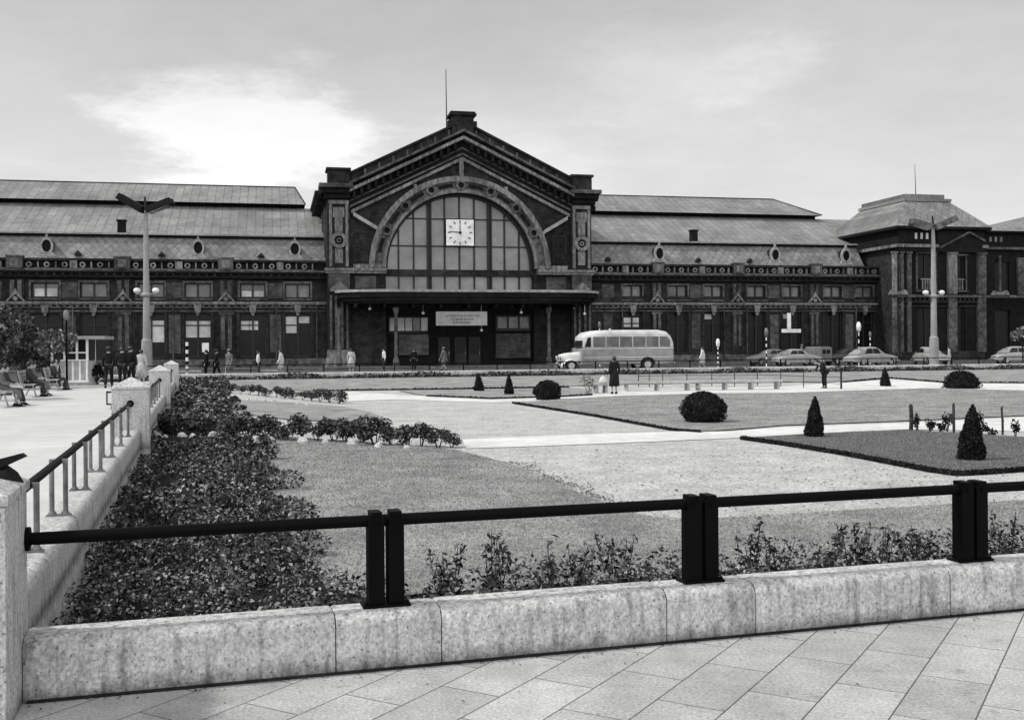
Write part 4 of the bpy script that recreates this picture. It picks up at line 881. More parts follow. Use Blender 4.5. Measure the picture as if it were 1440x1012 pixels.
u=S(1405,380,-3.2)[0]; b=MB(); b.tube([(u,-3.3,6.6),(u,-3.3,10.6)],.14,8); u=S(1437,380,-3.2)[0]; b.bx(u-.5,u+.6,-3.3,-3.01,6.6,10.4); sp('pilaster',b,'stone_mid')
for q in ((UE-.01,UE+.2,-3,10,0,13),(UL-.2,UL+.01,0,27,0,12),(UL,UE,27.01,27.3,0,11)):
    b=MB(); b.bx(*q); sp('wall',b,'brick')
# wall signs and the banner: things of their own
def sign(px0,px1,py0,py1,v,name,label,m='white_enamel',t=.1):
    u0,z1=S(px0,py0,v); u1,z0=S(px1,py1,v); x,y=SW((u0+u1)/2,v); r=empty(name,(x,y,0),TH,label,'sign')
    w=(u1-u0)/2; b=MB(); b.bx(-w,w,-.05,.05,z0,z1); b.build('panel',M[m],r); return r,w,z0,z1
r,w,z0,z1=sign(613,685,438,457.5,-4.3,'banner','wide pale banner with faded dark lettering hanging under the canopy',m='concrete')
g=random.Random(3); b=MB()
for row,(zf,x0,x1,h) in enumerate(((.70,-.62,.66,.09),(.45,-.40,.42,.10),(.22,-.34,.36,.12))):
    x=x0*w
    while x<x1*w:
        ww=g.uniform(.06,.16); b.bx(x,x+ww,-.075,-.052,z0+(z1-z0)*zf-h*g.uniform(.6,1),z0+(z1-z0)*zf+h*g.uniform(.5,1)); x+=ww+g.uniform(.04,.12)
b.build('lettering',M['cloth_grey'],r)
b=MB()
for s in (-.95,.95): b.tube([(w*s,0,z1),(w*s,0,5.6)],.02,4)
b.build('cord',M['dark_iron'],r)
r,w,z0,z1=sign(1099,1126,462.5,467.5,-.6,'shop_sign','white T-shaped sign, upright board over a level one, on the right wing')
um=S(1109.5,450,-.6)[0]-(S(1099,450,-.6)[0]+S(1126,450,-.6)[0])/2; zt=S(1109,440,-.6)[1]; b=MB(); b.bx(um-.2,um+.2,-.05,.05,z1+.01,zt); b.build('upright_board',M['white_enamel'],r)
b=MB(); b.bx(-.9,-.84,.05,.6,z0+.1,z0+.16).bx(.84,.9,.05,.6,z0+.1,z0+.16); b.build('bracket',M['dark_iron'],r)
# awnings / long pale sills on the left wing ground floor
for px0,px1,py,lab in ((97,148,478.5,''),):
    pass

# ================================================================ TALL LAMPS
def tall_lamp(x,y,top,label,mirror=1,zb=0,zg_=None,rise=(.86,.55),hm='black_paint'):
    r=empty('street_lamp',(x,y,zb),TH*.0-.007,label,'street lamp','tall twin-arm street lamps')
    b=MB(); b.lathe([(.40,0),(.40,.3),(.32,.36),(.31,1.9),(.29,2.2),(.22,2.28),(.14,top-1.5),(.09,top-.2)],n=14); b.build('column',M['lamp_concrete'],r,smooth=35)
    b=MB(); b.tube([(0,0,top-2.2),(0,0,top-.1),(-.05,0,top+.55)],[.12,.1,.05],8); b.build('mast_head',M['stone_dark'],r,smooth=40)
    zgb=zg_
    b=MB(); b.tube([(-.62,0,zgb-.1),(.62,0,zgb-.1)],.05,8); b.lathe([(.2,-.2),(.3,-.1),(.3,.0),(.18,.1)],(0,0,zgb-.1),12); b.build('cross_arm',M['lamp_concrete'],r,smooth=40)
    for s in (-1,1):
        b=MB(); b.lathe([(.06,-.17),(.17,-.11),(.22,0),(.17,.12),(.05,.17)],(s*.55,0,zgb+.1),12); b.build('globe',M['opal'],r,smooth=60)
    for s,dx,dz in ((-1,-1.45,rise[0]),(1,1.45,rise[1])):
        tr=MB(); a=math.atan2(dz,abs(dx)); Ln=math.hypot(dx,dz)
        for yy in (-.26,.26):
            rings=[]
            for f in (0,.03,.97,1):
                k=.8 if f in(0,1) else 1; cx=s*(.12+f*abs(dx)); cz=top-.25+f*dz
                nx,nz=-s*math.sin(a),math.cos(a); hh=.2*k; ww=.2*k
                rings.append([(cx+nx*hh*p,yy+ww*q,cz+nz*hh*p) for p,q in ((-1,-1),(-1,1),(1,.6),(1,-.6))])
            tr.loft(rings)
        o=tr.build('lamp_head',M[hm],r,smooth=30)
        g=MB(); nx,nz=-s*math.sin(a),math.cos(a)
        for yy in (-.22,.22):
            P0=(s*(.25)+nx*-.19,top-.25+.08*dz+nz*-.19); P1=(s*(abs(dx)*.95)+nx*-.19,top-.25+.93*dz+nz*-.19)
            g.tube([(P0[0],yy,P0[1]),(P1[0],yy,P1[1])],.05,6)
        g.build('tube_light',M['opal'],o)
    return r
YL=63.; d=ray(206.5,500); zt=CZ+ray(205,290)[2]*YL; tall_lamp(d[0]*YL,YL,zt,'tall pale lamp column with two raised dark troughs beside the left promenade',zb=0,zg_=CZ+ray(206,411)[2]*YL)
YR=74.5; d=ray(1313.5,500); zt=CZ+ray(1310,312)[2]*YR; r=tall_lamp(d[0]*YR,YR,zt,'tall pale lamp column with two raised troughs before the right corner building',zb=-.12,zg_=CZ+ray(1310,411)[2]*YR,rise=(.42,.6),hm='stone_mid')
# small lanterns on thin posts in the forecourt
def lantern(px,pyt,pyb,v,label,m='opal',striped=False):
    u,z1=S(px,pyt,v); z0=S(px,pyb,v)[1]; x,y=SW(u,v); r=empty('lantern_post',(x,y,-.12),0,label,'lantern','lanterns on striped posts in the forecourt'); z1+=.12; z0+=.12
    h=z1-z0; b=MB(); b.lathe([(.06,0),(h*.2,h*.2),(h*.24,h*.6),(h*.16,h*.9),(.05,h)],(0,0,z0),12); b.build('globe',M[m],r,smooth=60)
    b=MB(); c=MB(); n=9
    for k in range(n): (b if k%2 else c).lathe([(.05,z0*k/n),(.05,z0*(k+1)/n)],(0,0,0),8)
    b.build('black_bands',M['black_paint'],r); c.build('white_bands',M['white_enamel'],r); return r
lantern(1009.5,476,488,-22,'shortest lantern on a striped post right of the bus'); lantern(1077.5,461,474,-18,'lantern on a striped post left of the T-shaped sign','glass_mid'); lantern(1207.5,452.5,467,-16,'brightest tall lantern behind the large parked car'); lantern(1223.5,466,474,-12,'small dim lantern behind the tall bright one','glass_mid')
lantern(843,452,462,-9,'small pale lantern near the right end of the canopy','glass_mid')
# bus stop post and striped pole at left
u,_=S(289,500,-24); x,y=SW(u,-24); r=empty('bus_stop_sign',(x,y,-.12),TH,'white board on a thin post before the left wing','sign'); z0=S(289,495,-24)[1]+.12; z1=S(289,482,-24)[1]+.12; b=MB(); b.bx(-.22,.22,-.03,.03,z0,z1); b.build('board',M['white_enamel'],r); b=MB(); b.tube([(0,0,0),(0,0,z0)],.04,6); b.build('post',M['lamp_concrete'],r)
u,_=S(263,500,-26); x,y=SW(u,-26); r=empty('striped_pole',(x,y,-.12),0,'black and white banded pole beside the white board, left','pole'); b=MB(); c=MB()
h=(S(263,481,-26)[1]+.12)/9
for k in range(9): (b if k%2 else c).lathe([(.09,h*k),(.09,h*(k+1))],(0,0,0),8)
b.build('black_bands',M['black_paint'],r); c.build('white_bands',M['white_enamel'],r)

# ================================================================ VEHICLES
def wheel(parent,x,y,r,w=.2,hub='chrome'):
    b=MB(); b.disc_y((0,0),r,-w/2,w/2,20); o=b.build('wheel',M['rubber'],parent,loc=(x,y,r),bevel=.02,smooth=40)
    g=MB(); g.disc_y((0,0),r*.55,-w/2-.012,w/2+.012,16); g.build('rim',M[hub],o)
def rsec(x,w,z0,z1,r,n=4,top=None):
    """rounded cross-section at x: half width w (top half width `top`), from z0 to z1"""
    t=w if top is None else top; p=[]
    for (cy,cz,a0) in ((w-.06,z0+.06,-PI/2),(t-r,z1-r,0),(-(t-r),z1-r,PI/2),(-(w-.06),z0+.06,PI)):
        rr=.06 if cz<z0+.1 else r
        for i in range(n+1):
            a=a0+PI/2*i/n; p.append((x,cy+rr*math.cos(a),cz+rr*math.sin(a)))
    return p
# coach, nose to the left (local -x is forward)
vb=-25.5; ua=S(781,500,vb)[0]; ub=S(940.5,500,vb)[0]; LB=ub-ua; x,y=SW((ua+ub)/2,vb)
BUS=empty('coach',(x,y,-.12),TH,'cream-roofed old coach with a bonnet, facing left before the station','coach'); k=LB/2
hb=CZ+ray(870,464)[2]*y+.12; q=hb/2.9
c1=-k+LB*.19
b=MB()
b.loft([rsec(c1+.0,1.12,.5,1.55*q,.1),rsec(c1+.02,1.18,.5,1.6*q,.1),rsec(c1+.3,1.2,.5,1.66*q,.1),rsec(k-.5,1.2,.5,1.66*q,.1),rsec(k-.12,1.15,.55,1.66*q,.1),rsec(k,1.0,.65,1.6*q,.1)])
body=b.build('body',M['bus_grey'],BUS,smooth=40)
b=MB(); z=1.66*q
b.loft([rsec(c1+.12,1.12,z,2.42*q,.12,top=.98),rsec(c1+.45,1.17,z,2.72*q,.28,top=1.1),rsec(c1+1.2,1.18,z,2.86*q,.34,top=1.14),rsec(0,1.18,z,2.9*q,.36,top=1.14),rsec(k-1.2,1.18,z,2.9*q,.36,top=1.14),rsec(k-.55,1.17,z,2.78*q,.34,top=1.1),rsec(k-.2,1.12,z,2.5*q,.3,top=1.02),rsec(k-.04,1.02,z,2.1*q,.15,top=.95)])
roof=b.build('roof',M['bus_cream'],BUS,smooth=50)
b=MB(); h0=-k+.22
b.loft([rsec(h0,.35,.75,1.05*q,.12),rsec(h0+.12,.45,.7,1.2*q,.18),rsec(h0+.6,.55,.68,1.3*q,.2),rsec(c1+.05,.72,.68,1.38*q,.22)]); b.build('bonnet',M['bus_cream'],BUS,smooth=50)
for s in (-1,1):
    b=MB(); rr=[]
    for i in range(9):
        a=PI*.05+PI*.95*i/8; rr.append([( -k+.85-.66*math.cos(a),s*yy,.28+.62*math.sin(a)+dz) for yy,dz in ((.55,0),(1.08,-.02),(1.12,-.1),(.55,-.12))])
    b.loft(rr); b.build('wing',M['bus_cream'],BUS,smooth=50)
    b=MB(); b.lathe([(.02,-.1),(.14,-.06),(.17,.08),(.15,.1)],(0,0,0),12); o=b.build('headlight',M['chrome'],BUS,smooth=60,loc=(-k+.28,s*.68,.95)); o.rotation_euler=(0,-PI/2,0)
b=MB(); b.bx(-k,-k+.08,-1.05,1.05,.42,.58); b.build('bumper',M['chrome'],BUS,bevel=.02); b=MB(); b.bx(k-.02,k+.06,-1.05,1.05,.48,.62); b.build('bumper',M['chrome'],BUS,bevel=.02)
b=MB()
for i in range(7): b.bx(h0-.02,h0+.01,-.3+i*.09,-.26+i*.09,.8,1.05*q)
b.build('grille',M['chrome'],BUS)
nw=6; w0=c1+.78; w1=k-.18; pw=(w1-w0)/nw
for s in (-1,1):
    for i in range(nw):
        a=w0+i*pw+.05; c_=w0+(i+1)*pw-.05
        if i==nw-1: c_-=.12
        b=MB(); zt=2.42*q
        if i==nw-1: P=[(a,1.72*q),(c_,1.72*q),(c_,2.15*q),(c_-.25,zt),(a,zt)]
        else: P=[(a,1.72*q),(c_,1.72*q),(c_,zt),(a,zt)]
        y0=1.155*s; b.xz(P,min(y0,y0+.05*s),max(y0,y0+.05*s)); b.build('side_window',M['glass_mid'],roof)
    b=MB(); y0=1.16*s; b.xz([(c1+.22,1.72*q),(c1+.66,1.72*q),(c1+.66,2.4*q),(c1+.42,2.36*q)],min(y0,y0+.035*s),max(y0,y0+.035*s)); b.build('side_window',M['glass_dark'],roof)
    b=MB(); y0=1.195*s; b.bx(c1+.1,k-.1,min(y0,y0+.03*s),max(y0,y0+.03*s),1.56*q,1.64*q); b.bx(c1+.1,k-.1,min(y0,y0+.02*s),max(y0,y0+.02*s),.95,1.0); b.build('trim_strip',M['bus_cream'],body)
    b=MB(); y0=1.2*s; xw=k-2.05; P=[(xw+.56*math.cos(PI*i/10),.48+.52*math.sin(PI*i/10)) for i in range(11)]; b.xz(P,min(y0,y0+.015*s),max(y0,y0+.015*s)); b.build('wheel_arch',M['black_paint'],body)
    wheel(BUS,-k+.88,s*.98,.42); wheel(BUS,k-2.05,s*1.1,.46,.26)
b=MB(); b.add([(c1+.02,-.95,1.7*q),(c1+.02,.95,1.7*q),(c1+.2,.9,2.4*q),(c1+.2,-.9,2.4*q)],[(0,1,2,3)]); b.v=[(x_-.02,y_,z_) for x_,y_,z_ in b.v]; b.build('windscreen',M['glass_dark'],roof)
b=MB(); b.lathe([(.08,0),(.1,.05),(.03,.12)],(-.2,0,2.9*q),8); b.build('roof_vent',M['bus_cream'],roof)
def car(px0,px1,pyt,v,label,paint,rot=0.,ln=None,rear=0,hgt=1.42):
    ua=S(px0,500,v)[0]; ub=S(px1,500,v)[0]; x,y=SW((ua+ub)/2,v); L_=ln or (ub-ua); r=empty('parked_car',(x,y,-.12),TH+rot,label,'car','cars parked before the right wing'); k=L_/2; h=hgt
    b=MB(); b.loft([rsec(-k,.5,.42,.62,.08),rsec(-k+.08,.7,.32,.74,.12),rsec(-k+.5,.8,.28,.86,.2),rsec(-k*.45,.84,.27,.98,.22),rsec(-k*.2,.86,.27,1.0,.18),rsec(k*.35,.86,.27,1.0,.2),rsec(k*.7,.82,.28,.92,.25),rsec(k-.12,.7,.32,.72,.18),rsec(k,.5,.42,.6,.08)]); bd=b.build('body',M[paint],r,smooth=50)
    b=MB(); b.loft([rsec(-k*.38,.72,.94,1.0,.03),rsec(-k*.2,.72,.94,h-.12,.18,top=.58),rsec(-k*.05,.74,.94,h,.22,top=.62),rsec(k*.25,.74,.94,h,.24,top=.62),rsec(k*.5,.7,.94,h-.16,.22,top=.55),rsec(k*.72,.6,.92,.98,.03)]); cb=b.build('cabin',M[paint],r,smooth=50)
    for s in (-1,1):
        for (a,c,d,e) in ((-k*.2,-k*.10,k*.1,k*.1),(k*.14,k*.14,k*.46,k*.36)):
            b=MB(); b.add([(a,s*.755,1.02),(d,s*.755,1.02),(e,s*.655,h-.13),(c,s*.655,h-.13)],[(0,1,2,3)]); b.build('side_window',M['glass_dark'],cb)
        b=MB(); b.lathe([(.02,-.08),(.09,-.04),(.1,.05)],(0,0,0),10); o=b.build('headlight',M['chrome'],r,loc=(-k+.12,s*.56,.66),smooth=60); o.rotation_euler=(0,-PI/2,0)
        wheel(r,-k*.62,s*.74,.32,.17); wheel(r,k*.58,s*.74,.32,.17)
    for xx,zz_ in ((-k*.33,0),(k*.60,0)):
        b=MB(); top=-k*.19 if xx<0 else k*.5; b.add([(xx,-.6,1.02),(xx,.6,1.02),(top+(-.03 if xx<0 else .03),.5,h-.16),(top+(-.03 if xx<0 else .03),-.5,h-.16)],[(0,1,2,3)]); b.build('windscreen' if xx<0 else 'rear_window',M['glass_dark'],cb)
    b=MB(); b.bx(-k-.08,-k+.02,-.75,.75,.36,.48); b.build('bumper',M['chrome'],r,bevel=.02); b=MB(); b.bx(k-.02,k+.08,-.75,.75,.36,.48); b.build('bumper',M['chrome'],r,bevel=.02)
    return r
car(1098,1142,492,-18,'small light saloon car parked left of the square van','car_light',rot=PI,ln=4.0)
car(1068,1100,494,-14,'grey car half hidden behind the small light saloon','car_mid',rot=0,ln=4.1)
car(1200,1247,484,-20,'large rounded pale car, biggest of the parked cars','car_light',rot=PI+.15,ln=4.6,hgt=1.55)
car(1170,1212,490,-14,'dark car hidden behind the large rounded pale car','car_dark',rot=0,ln=4.3)
car(1413,1450,486,-20,'white car cut by the right edge of the picture','car_light',rot=PI-.3,ln=4.2,hgt=1.5)
car(1290,1324,487,-17,'white car seen end-on at the foot of the right lamp','car_light',rot=R(82),ln=4.0,hgt=1.5)
# square van seen from behind
u0=S(1140,500,-16)[0]; u1=S(1159,500,-16)[0]; x,y=SW((u0+u1)/2,-16); r=empty('delivery_van',(x,y,-.12),TH+R(8),'grey square van seen from behind between the parked cars','van','cars parked before the right wing'); w=(u1-u0)/2
b=MB(); b.loft([[(sx*w*.9,yy,zz_) for sx,zz_ in ((-1,.35),(1,.35),(1,1.45),(.85,1.6),(-.85,1.6),(-1,1.45))] for yy in (-1.2,.9)]+[[(sx*w*.8,1.6,zz_) for sx,zz_ in ((-1,.4),(1,.4),(1,.95),(.85,1.0),(-.85,1.0),(-1,.95))]]); b.build('body',M['car_mid'],r,bevel=.03,smooth=40)
b=MB(); b.bx(-w*.6,-.05,-1.215,-1.203,1.0,1.35).bx(.05,w*.6,-1.215,-1.203,1.0,1.35); b.build('rear_window',M['glass_dark'],r); b=MB(); b.bx(-w*.85,w*.85,-1.3,-1.2,.35,.47); b.build('bumper',M['chrome'],r)
for s in (-1,1):
    for yy in (-.8,1.1):
        m_=MB(); m_.v=[]; m_.disc_y((0,0),.3,-.09,.09,16); o=m_.build('wheel',M['rubber'],r,loc=(s*w*.82,yy,.3)); o.rotation_euler=(0,0,PI/2)
# ================================================================ PEOPLE
def skinmesh(verts,edges,rad,m,sub=2):
    me=bpy.data.meshes.new('tmp'); me.from_pydata(verts,edges,[]); o=bpy.data.objects.new('tmp',me); col.objects.link(o)
    o.modifiers.new('s','SKIN'); sv=me.skin_vertices[0].data
    for i,rr in enumerate(rad): sv[i].radius=rr if isinstance(rr,tuple) else (rr,rr); sv[i].use_root=(i==0)
    s=o.modifiers.new('d','SUBSURF'); s.levels=sub; s.render_levels=sub
    dg=bpy.context.evaluated_depsgraph_get(); out=bpy.data.meshes.new_from_object(o.evaluated_get(dg)); bpy.data.objects.remove(o); bpy.data.meshes.remove(me)
    out.materials.clear(); out.materials.append(m); out.polygons.foreach_set('use_smooth',[True]*len(out.polygons)); return out
def skel(pose,side_arm=0):
    sit=pose=='sit'; walk=pose=='walk'
    pz=.50 if sit else .93; J={'pel':(0,0,pz),'bel':(0,-.01 if sit else 0,pz+.16),'che':(0,-.03 if sit else 0,pz+.36),'nek':(0,-.02 if sit else 0,pz+.53),'hb':(0,.01,pz+.60),'ht':(0,.015,pz+.72)}
    if pose=='bend':
        J.update(bel=(0,.06,1.07),che=(0,.22,1.22),nek=(0,.36,1.33),hb=(0,.42,1.37),ht=(0,.49,1.45))
    c=Vector(J['che'])
    for s,n in ((-1,'L'),(1,'R')):
        sh=Vector((s*.17,c.y,c.z+.13)); f=.18*s if walk else .03
        if sit: el=sh+Vector((s*.06,.1,-.26)); wr=el+Vector((-s*.05,.22,-.05))
        elif pose=='bend': el=sh+Vector((s*.05,.12,-.25)); wr=el+Vector((-s*.03,.14,-.2))
        elif side_arm: el=sh+Vector((s*.06,.03,-.28)); wr=el+Vector((-s*.08,.2,.02))
        else: el=sh+Vector((s*.06,-.02-f*.3,-.29)); wr=el+Vector((s*.01,.06-f*.5,-.24))
        J['sh'+n]=tuple(sh); J['el'+n]=tuple(el); J['wr'+n]=tuple(wr)
        hp=Vector((s*.09,0,pz-.03)); fo=(.25*s if walk else 0)
        if sit: kn=hp+Vector((s*.02,.43,.02)); an=kn+Vector((0,.02+.08*s,-.40))
        else: kn=hp+Vector((s*.01,.05+fo*.45,-.41)); an=kn+Vector((0,-.05+fo*.5-(.08 if (walk and s<0) else 0),-.40))
        J['hp'+n]=tuple(hp); J['kn'+n]=tuple(kn); J['an'+n]=tuple(an); J['to'+n]=(an.x,an.y+.15,an.z-.05)
    return J
def build_person(pose,kind,top,bottom,hat=None,hem=.5,arm=0,hair_long=False):
    J=skel(pose,arm); out=[]
    V=[J['pel'],J['bel'],J['che'],J['nek'],J['hb'],J['ht']]; Rr=[(.15,.11),(.13,.10),(.16,.11),.055,.075,.085]; Ed=[(0,1),(1,2),(2,3),(3,4),(4,5)]
    hd=Vector(J['ht'])-Vector(J['hb']); mid=(Vector(J['hb'])*.6+Vector(J['ht'])*.4); V.append(tuple(mid+Vector((0,.105,0)))); Rr.append(.014); Ed.append((4,6))
    for n in 'LR':
        s=-1 if n=='L' else 1; i=len(V); V+=[J['sh'+n],J['el'+n],J['wr'+n]]; Rr+=[.06,.045,.028]; Ed+=[(2,i),(i,i+1),(i+1,i+2)]
        w=Vector(J['wr'+n]); dr=(w-Vector(J['el'+n])).normalized(); pm=w+dr*.06; V.append(tuple(pm)); Rr.append((.035,.018)); Ed.append((i+2,i+3)); sd_=Vector((0,1,0)) if abs(dr.z)>.5 else Vector((1,0,0))
        for k,(off,ln) in enumerate(((-.03,.06),(-.01,.075),(.01,.07),(.03,.055))):
            j=len(V); V+=[tuple(pm+sd_*off+dr*.035),tuple(pm+sd_*off*1.1+dr*(.035+ln)+Vector((-s*.012,0,0)))]; Rr+=[.009,.008]; Ed+=[(i+3,j),(j,j+1)]
        j=len(V); V.append(tuple(w+dr*.05+sd_*.055)); Rr.append(.010); Ed.append((i+2,j))
        i=len(V); V+=[J['hp'+n],J['kn'+n],J['an'+n],J['to'+n]]; Rr+=[.085,.058,.04,.035]; Ed+=[(0,i),(i,i+1),(i+1,i+2),(i+2,i+3)]
    out.append(('body',skinmesh(V,Ed,Rr,M['skin'],1)))
    V=[J['pel'],J['bel'],J['che'],J['nek']]; Rr=[(.175,.135),(.155,.125),(.19,.135),.085]; Ed=[(0,1),(1,2),(2,3)]
    for n in 'LR':
        i=len(V); V+=[J['sh'+n],J['el'+n],J['wr'+n]]; Rr+=[.082,.062,.046]; Ed+=[(2,i),(i,i+1),(i+1,i+2)]
    out.append(('jacket' if kind!='dress' else 'blouse',skinmesh(V,Ed,Rr,M[top],1)))
    if kind=='suit':
        V=[J['pel']]; Rr=[(.17,.125)]; Ed=[]
        for n in 'LR':
            i=len(V); V+=[J['hp'+n],J['kn'+n],tuple(Vector(J['an'+n])+Vector((0,0,.02)))]; Rr+=[.105,.078,.068]; Ed+=[(0,i),(i,i+1),(i+1,i+2)]
        out.append(('trousers',skinmesh(V,Ed,Rr,M[bottom],1)))
    else:
        pel=Vector(J['pel']); b=MB(); n=16
        if pose=='sit': secs=[((0,0,pel.z+.2),.16,.13),((0,.1,pel.z+.1),.19,.2),((0,.38,pel.z+.02),.18,.14),((0,.5,pel.z-.12),.17,.07),((0,.5,pel.z-.25),.17,.07)]
        else: secs=[((0,0,pel.z+.18),.14,.115),((0,0,pel.z),.195,.15),((0,0,(pel.z+hem)/2),.22,.18),((0,.01,hem),.25 if kind=='dress' else .235,.21)]
        b.loft([[(c[0]+rx*math.cos(2*PI*i/n)*(1+.05*(k>1)*math.sin(i*3)),c[1]+ry*math.sin(2*PI*i/n)*(1+.05*(k>1)*math.sin(i*2)),c[2]) for i in range(n)] for k,(c,rx,ry) in enumerate(secs)]); me=bpy.data.meshes.new('s'); me.from_pydata(b.v,[],b.f); me.materials.append(M[bottom]); me.polygons.foreach_set('use_smooth',[True]*len(me.polygons)); out.append(('skirt' if kind=='dress' else 'coat_skirt',me))
    # hair: cap over the crown and the back of the head
    hb,ht=Vector(J['hb']),Vector(J['ht']); c=(hb*.45+ht*.55)+Vector((0,-.018,.015)); b=MB(); n=14; rings=[]
    for k in range(8):
        a=-.55+ (PI/2+.55)*k/7; rr=.104*math.cos(a); rings.append([(c.x+rr*.92*math.cos(2*PI*i/n),c.y+rr*math.sin(2*PI*i/n)-(.0 if math.sin(a)>.2 else .028),c.z+.112*math.sin(a)-( .05 if (hair_long and k==0 ) else 0)) for i in range(n)])
    b.loft(rings); me=bpy.data.meshes.new('h'); me.from_pydata(b.v,[],b.f); me.materials.append(M['hair']); me.polygons.foreach_set('use_smooth',[True]*len(me.polygons)); out.append(('hair',me))
    b=MB()
    for s in (-1,1): b.lathe([(.002,-.008),(.011,0),(.002,.008)],(s*.034,(hb.y*.6+ht.y*.4)+.088,hb.z*.45+ht.z*.55),6)
    me=bpy.data.meshes.new('e'); me.from_pydata(b.v,[],b.f); me.materials.append(M['black_paint']); out.append(('eyes',me))
    if hat:
        b=MB(); b.lathe([(.17,0),(.17,.012),(.1,.02),(.095,.1),(.03,.12)],(c.x,c.y+.01,c.z+.05),16); me=bpy.data.meshes.new('hat'); me.from_pydata(b.v,[],b.f); me.materials.append(M[hat]); me.polygons.foreach_set('use_smooth',[True]*len(me.polygons)); out.append(('hat',me))
    b=MB()
    for n_ in 'LR':
        a=Vector(J['an'+n_]); 
        b.loft([[(a.x+w_*math.cos(2*PI*i/10),a.y+yo+ln*math.sin(2*PI*i/10),a.z-.085+zz_) for i in range(10)] for w_,ln,yo,zz_ in ((.045,.125,.045,0),(.05,.13,.045,.03),(.042,.09,.03,.07),(.04,.05,0,.11))])
    me=bpy.data.meshes.new('sh'); me.from_pydata(b.v,[],b.f); me.materials.append(M['black_paint']); me.polygons.foreach_set('use_smooth',[True]*len(me.polygons)); out.append(('shoes',me))
    return out
cache={}
def person(x,y,z,head,label,key,h=1.7,group=None,**kw):
    if key not in cache: cache[key]=build_person(**kw)
    r=empty('person',(x,y,z),head,label,'person',group); s=h/1.68; r.scale=(s,s,s)
    for n,me in cache[key]: mesh_obj(n,me,r)
    return r
KW=dict(suit=dict(pose='stand',kind='suit',top='cloth_black',bottom='cloth_black'),suitw=dict(pose='walk',kind='suit',top='cloth_black',bottom='cloth_black',hat='cloth_dark'),
 coatb=dict(pose='stand',kind='coat',top='cloth_black',bottom='cloth_black',hem=.36,hair_long=True,arm=0),coatg=dict(pose='walk',kind='coat',top='cloth_grey',bottom='cloth_grey',hem=.5,hat='cloth_grey'),
 dressl=dict(pose='stand',kind='dress',top='cloth_light',bottom='cloth_light',hem=.5),dressw=dict(pose='walk',kind='dress',top='cloth_white',bottom='cloth_light',hem=.5),
 sitd=dict(pose='sit',kind='suit',top='cloth_dark',bottom='cloth_dark'),sitl=dict(pose='sit',kind='dress',top='cloth_grey',bottom='cloth_grey'),bend=dict(pose='bend',kind='suit',top='cloth_black',bottom='cloth_black'),shirt=dict(pose='stand',kind='suit',top='cloth_white',bottom='cloth_dark'))
def P(px,py,key,head,label,h=1.7,z=None,group=None):
    if z is None: x,y=gp(px,py); zz_=zg(x,y)+.0
    else: x,y=gz0(px,py,z); zz_=z
    return person(x,y,zz_,head,label,key,h,group,**KW[key])
P(864,554,'coatb',.3,'person in a long black coat standing before the bench with the white bag',1.62)
P(1160,546,'bend',PI*.6,'person in dark clothes leaning over the low fence at the end of the bench',1.5)
P(153,545,'suitw',.25,'person in a dark suit and hat, leftmost of the walking group on the promenade',1.72,z=0,group='people walking on the promenade')
P(172,545,'suit',.1,'person in black, second from the left in the walking group',1.74,z=0,group='people walking on the promenade')
P(184,544,'suit',-.1,'broad person in black beside the person in the pale dress',1.78,z=0,group='people walking on the promenade')
P(199,542,'dressl',-.05,'person in a pale dress walking beside the tall left lamp',1.62,z=0,group='people walking on the promenade')
def PF(px,v,key,head,label,h=1.7):
    u=S(px,515,v)[0]; x,y=SW(u,v); return person(x,y,-.12,head,label,key,h,'people in the station forecourt',**KW[key])
PF(290,-33,'suit',PI/2,'person in black left of the pair behind the far wall'); PF(304,-33,'suitw',-1.2,'person in a dark suit and hat beside the grey coat'); PF(322,-33.5,'coatg',2.8,'person in a grey coat and hat behind the far wall')
PF(363,-31,'shirt',-1.4,'person in a white top at the left of the low seat',1.6); PF(395,-33,'dressw',PI/2,'person in white walking behind the far wall, before the left wing',1.7)
PF(494,-26,'dressl',0,'person in light clothes at the left end of the canopy'); PF(540,-18,'shirt',2,'person in a white top near the canopy column',1.7); PF(582,-20,'suit',0,'person in black standing under the middle of the canopy'); PF(624,-18,'coatg',1,'person in a grey coat under the banner'); 
PF(988,-30,'dressw',1.2,'person in white right of the coach',1.65); PF(1128,-12,'coatg',1,'person in grey behind the small light saloon',1.7); PF(1335,-24,'dressl',1,'small person in light clothes right of the right lamp',1.5)
# ================================================================ BENCHES, FENCE, BAG
def bench(x,y,z,rz,L_,label,legs=3,m='wood_light',mleg='concrete',group=None):
    r=empty('bench',(x,y,z),rz,label,'bench',group); b=MB()
    for k in range(3): b.bx(-L_/2,L_/2,-.24+k*.165,-.24+k*.165+.15,.36,.455)
    b.build('seat',M[m],r,bevel=.006)
    for i in range(legs):
        xx=-L_/2+.2+(L_-.4)*i/(legs-1); b=MB(); b.xz([(xx-.06,0),(xx+.06,0),(xx+.05,.36),(xx-.05,.36)],-.2,.2); b.build('leg',M['stone_pale'],r,bevel=.01)
    return r
def bench_px(x0,x1,py,label,**k):
    a=gp(x0,py[0]); c=gp(x1,py[1]); bench((a[0]+c[0])/2,(a[1]+c[1])/2,zg(*a),math.atan2(c[1]-a[1],c[0]-a[0]),math.dist(a,c),label,**k)
bench_px(875,972,(550.5,549),'long pale slatted bench just right of the person in black',group='benches on the far lawn edge'); bench_px(976,1098,(549,547),'longest pale bench in the middle of the far lawn edge',group='benches on the far lawn edge',legs=4); bench_px(832,857,(553,552.5),'short bench under the white bag, left of the person in black',legs=2,group='benches on the far lawn edge')
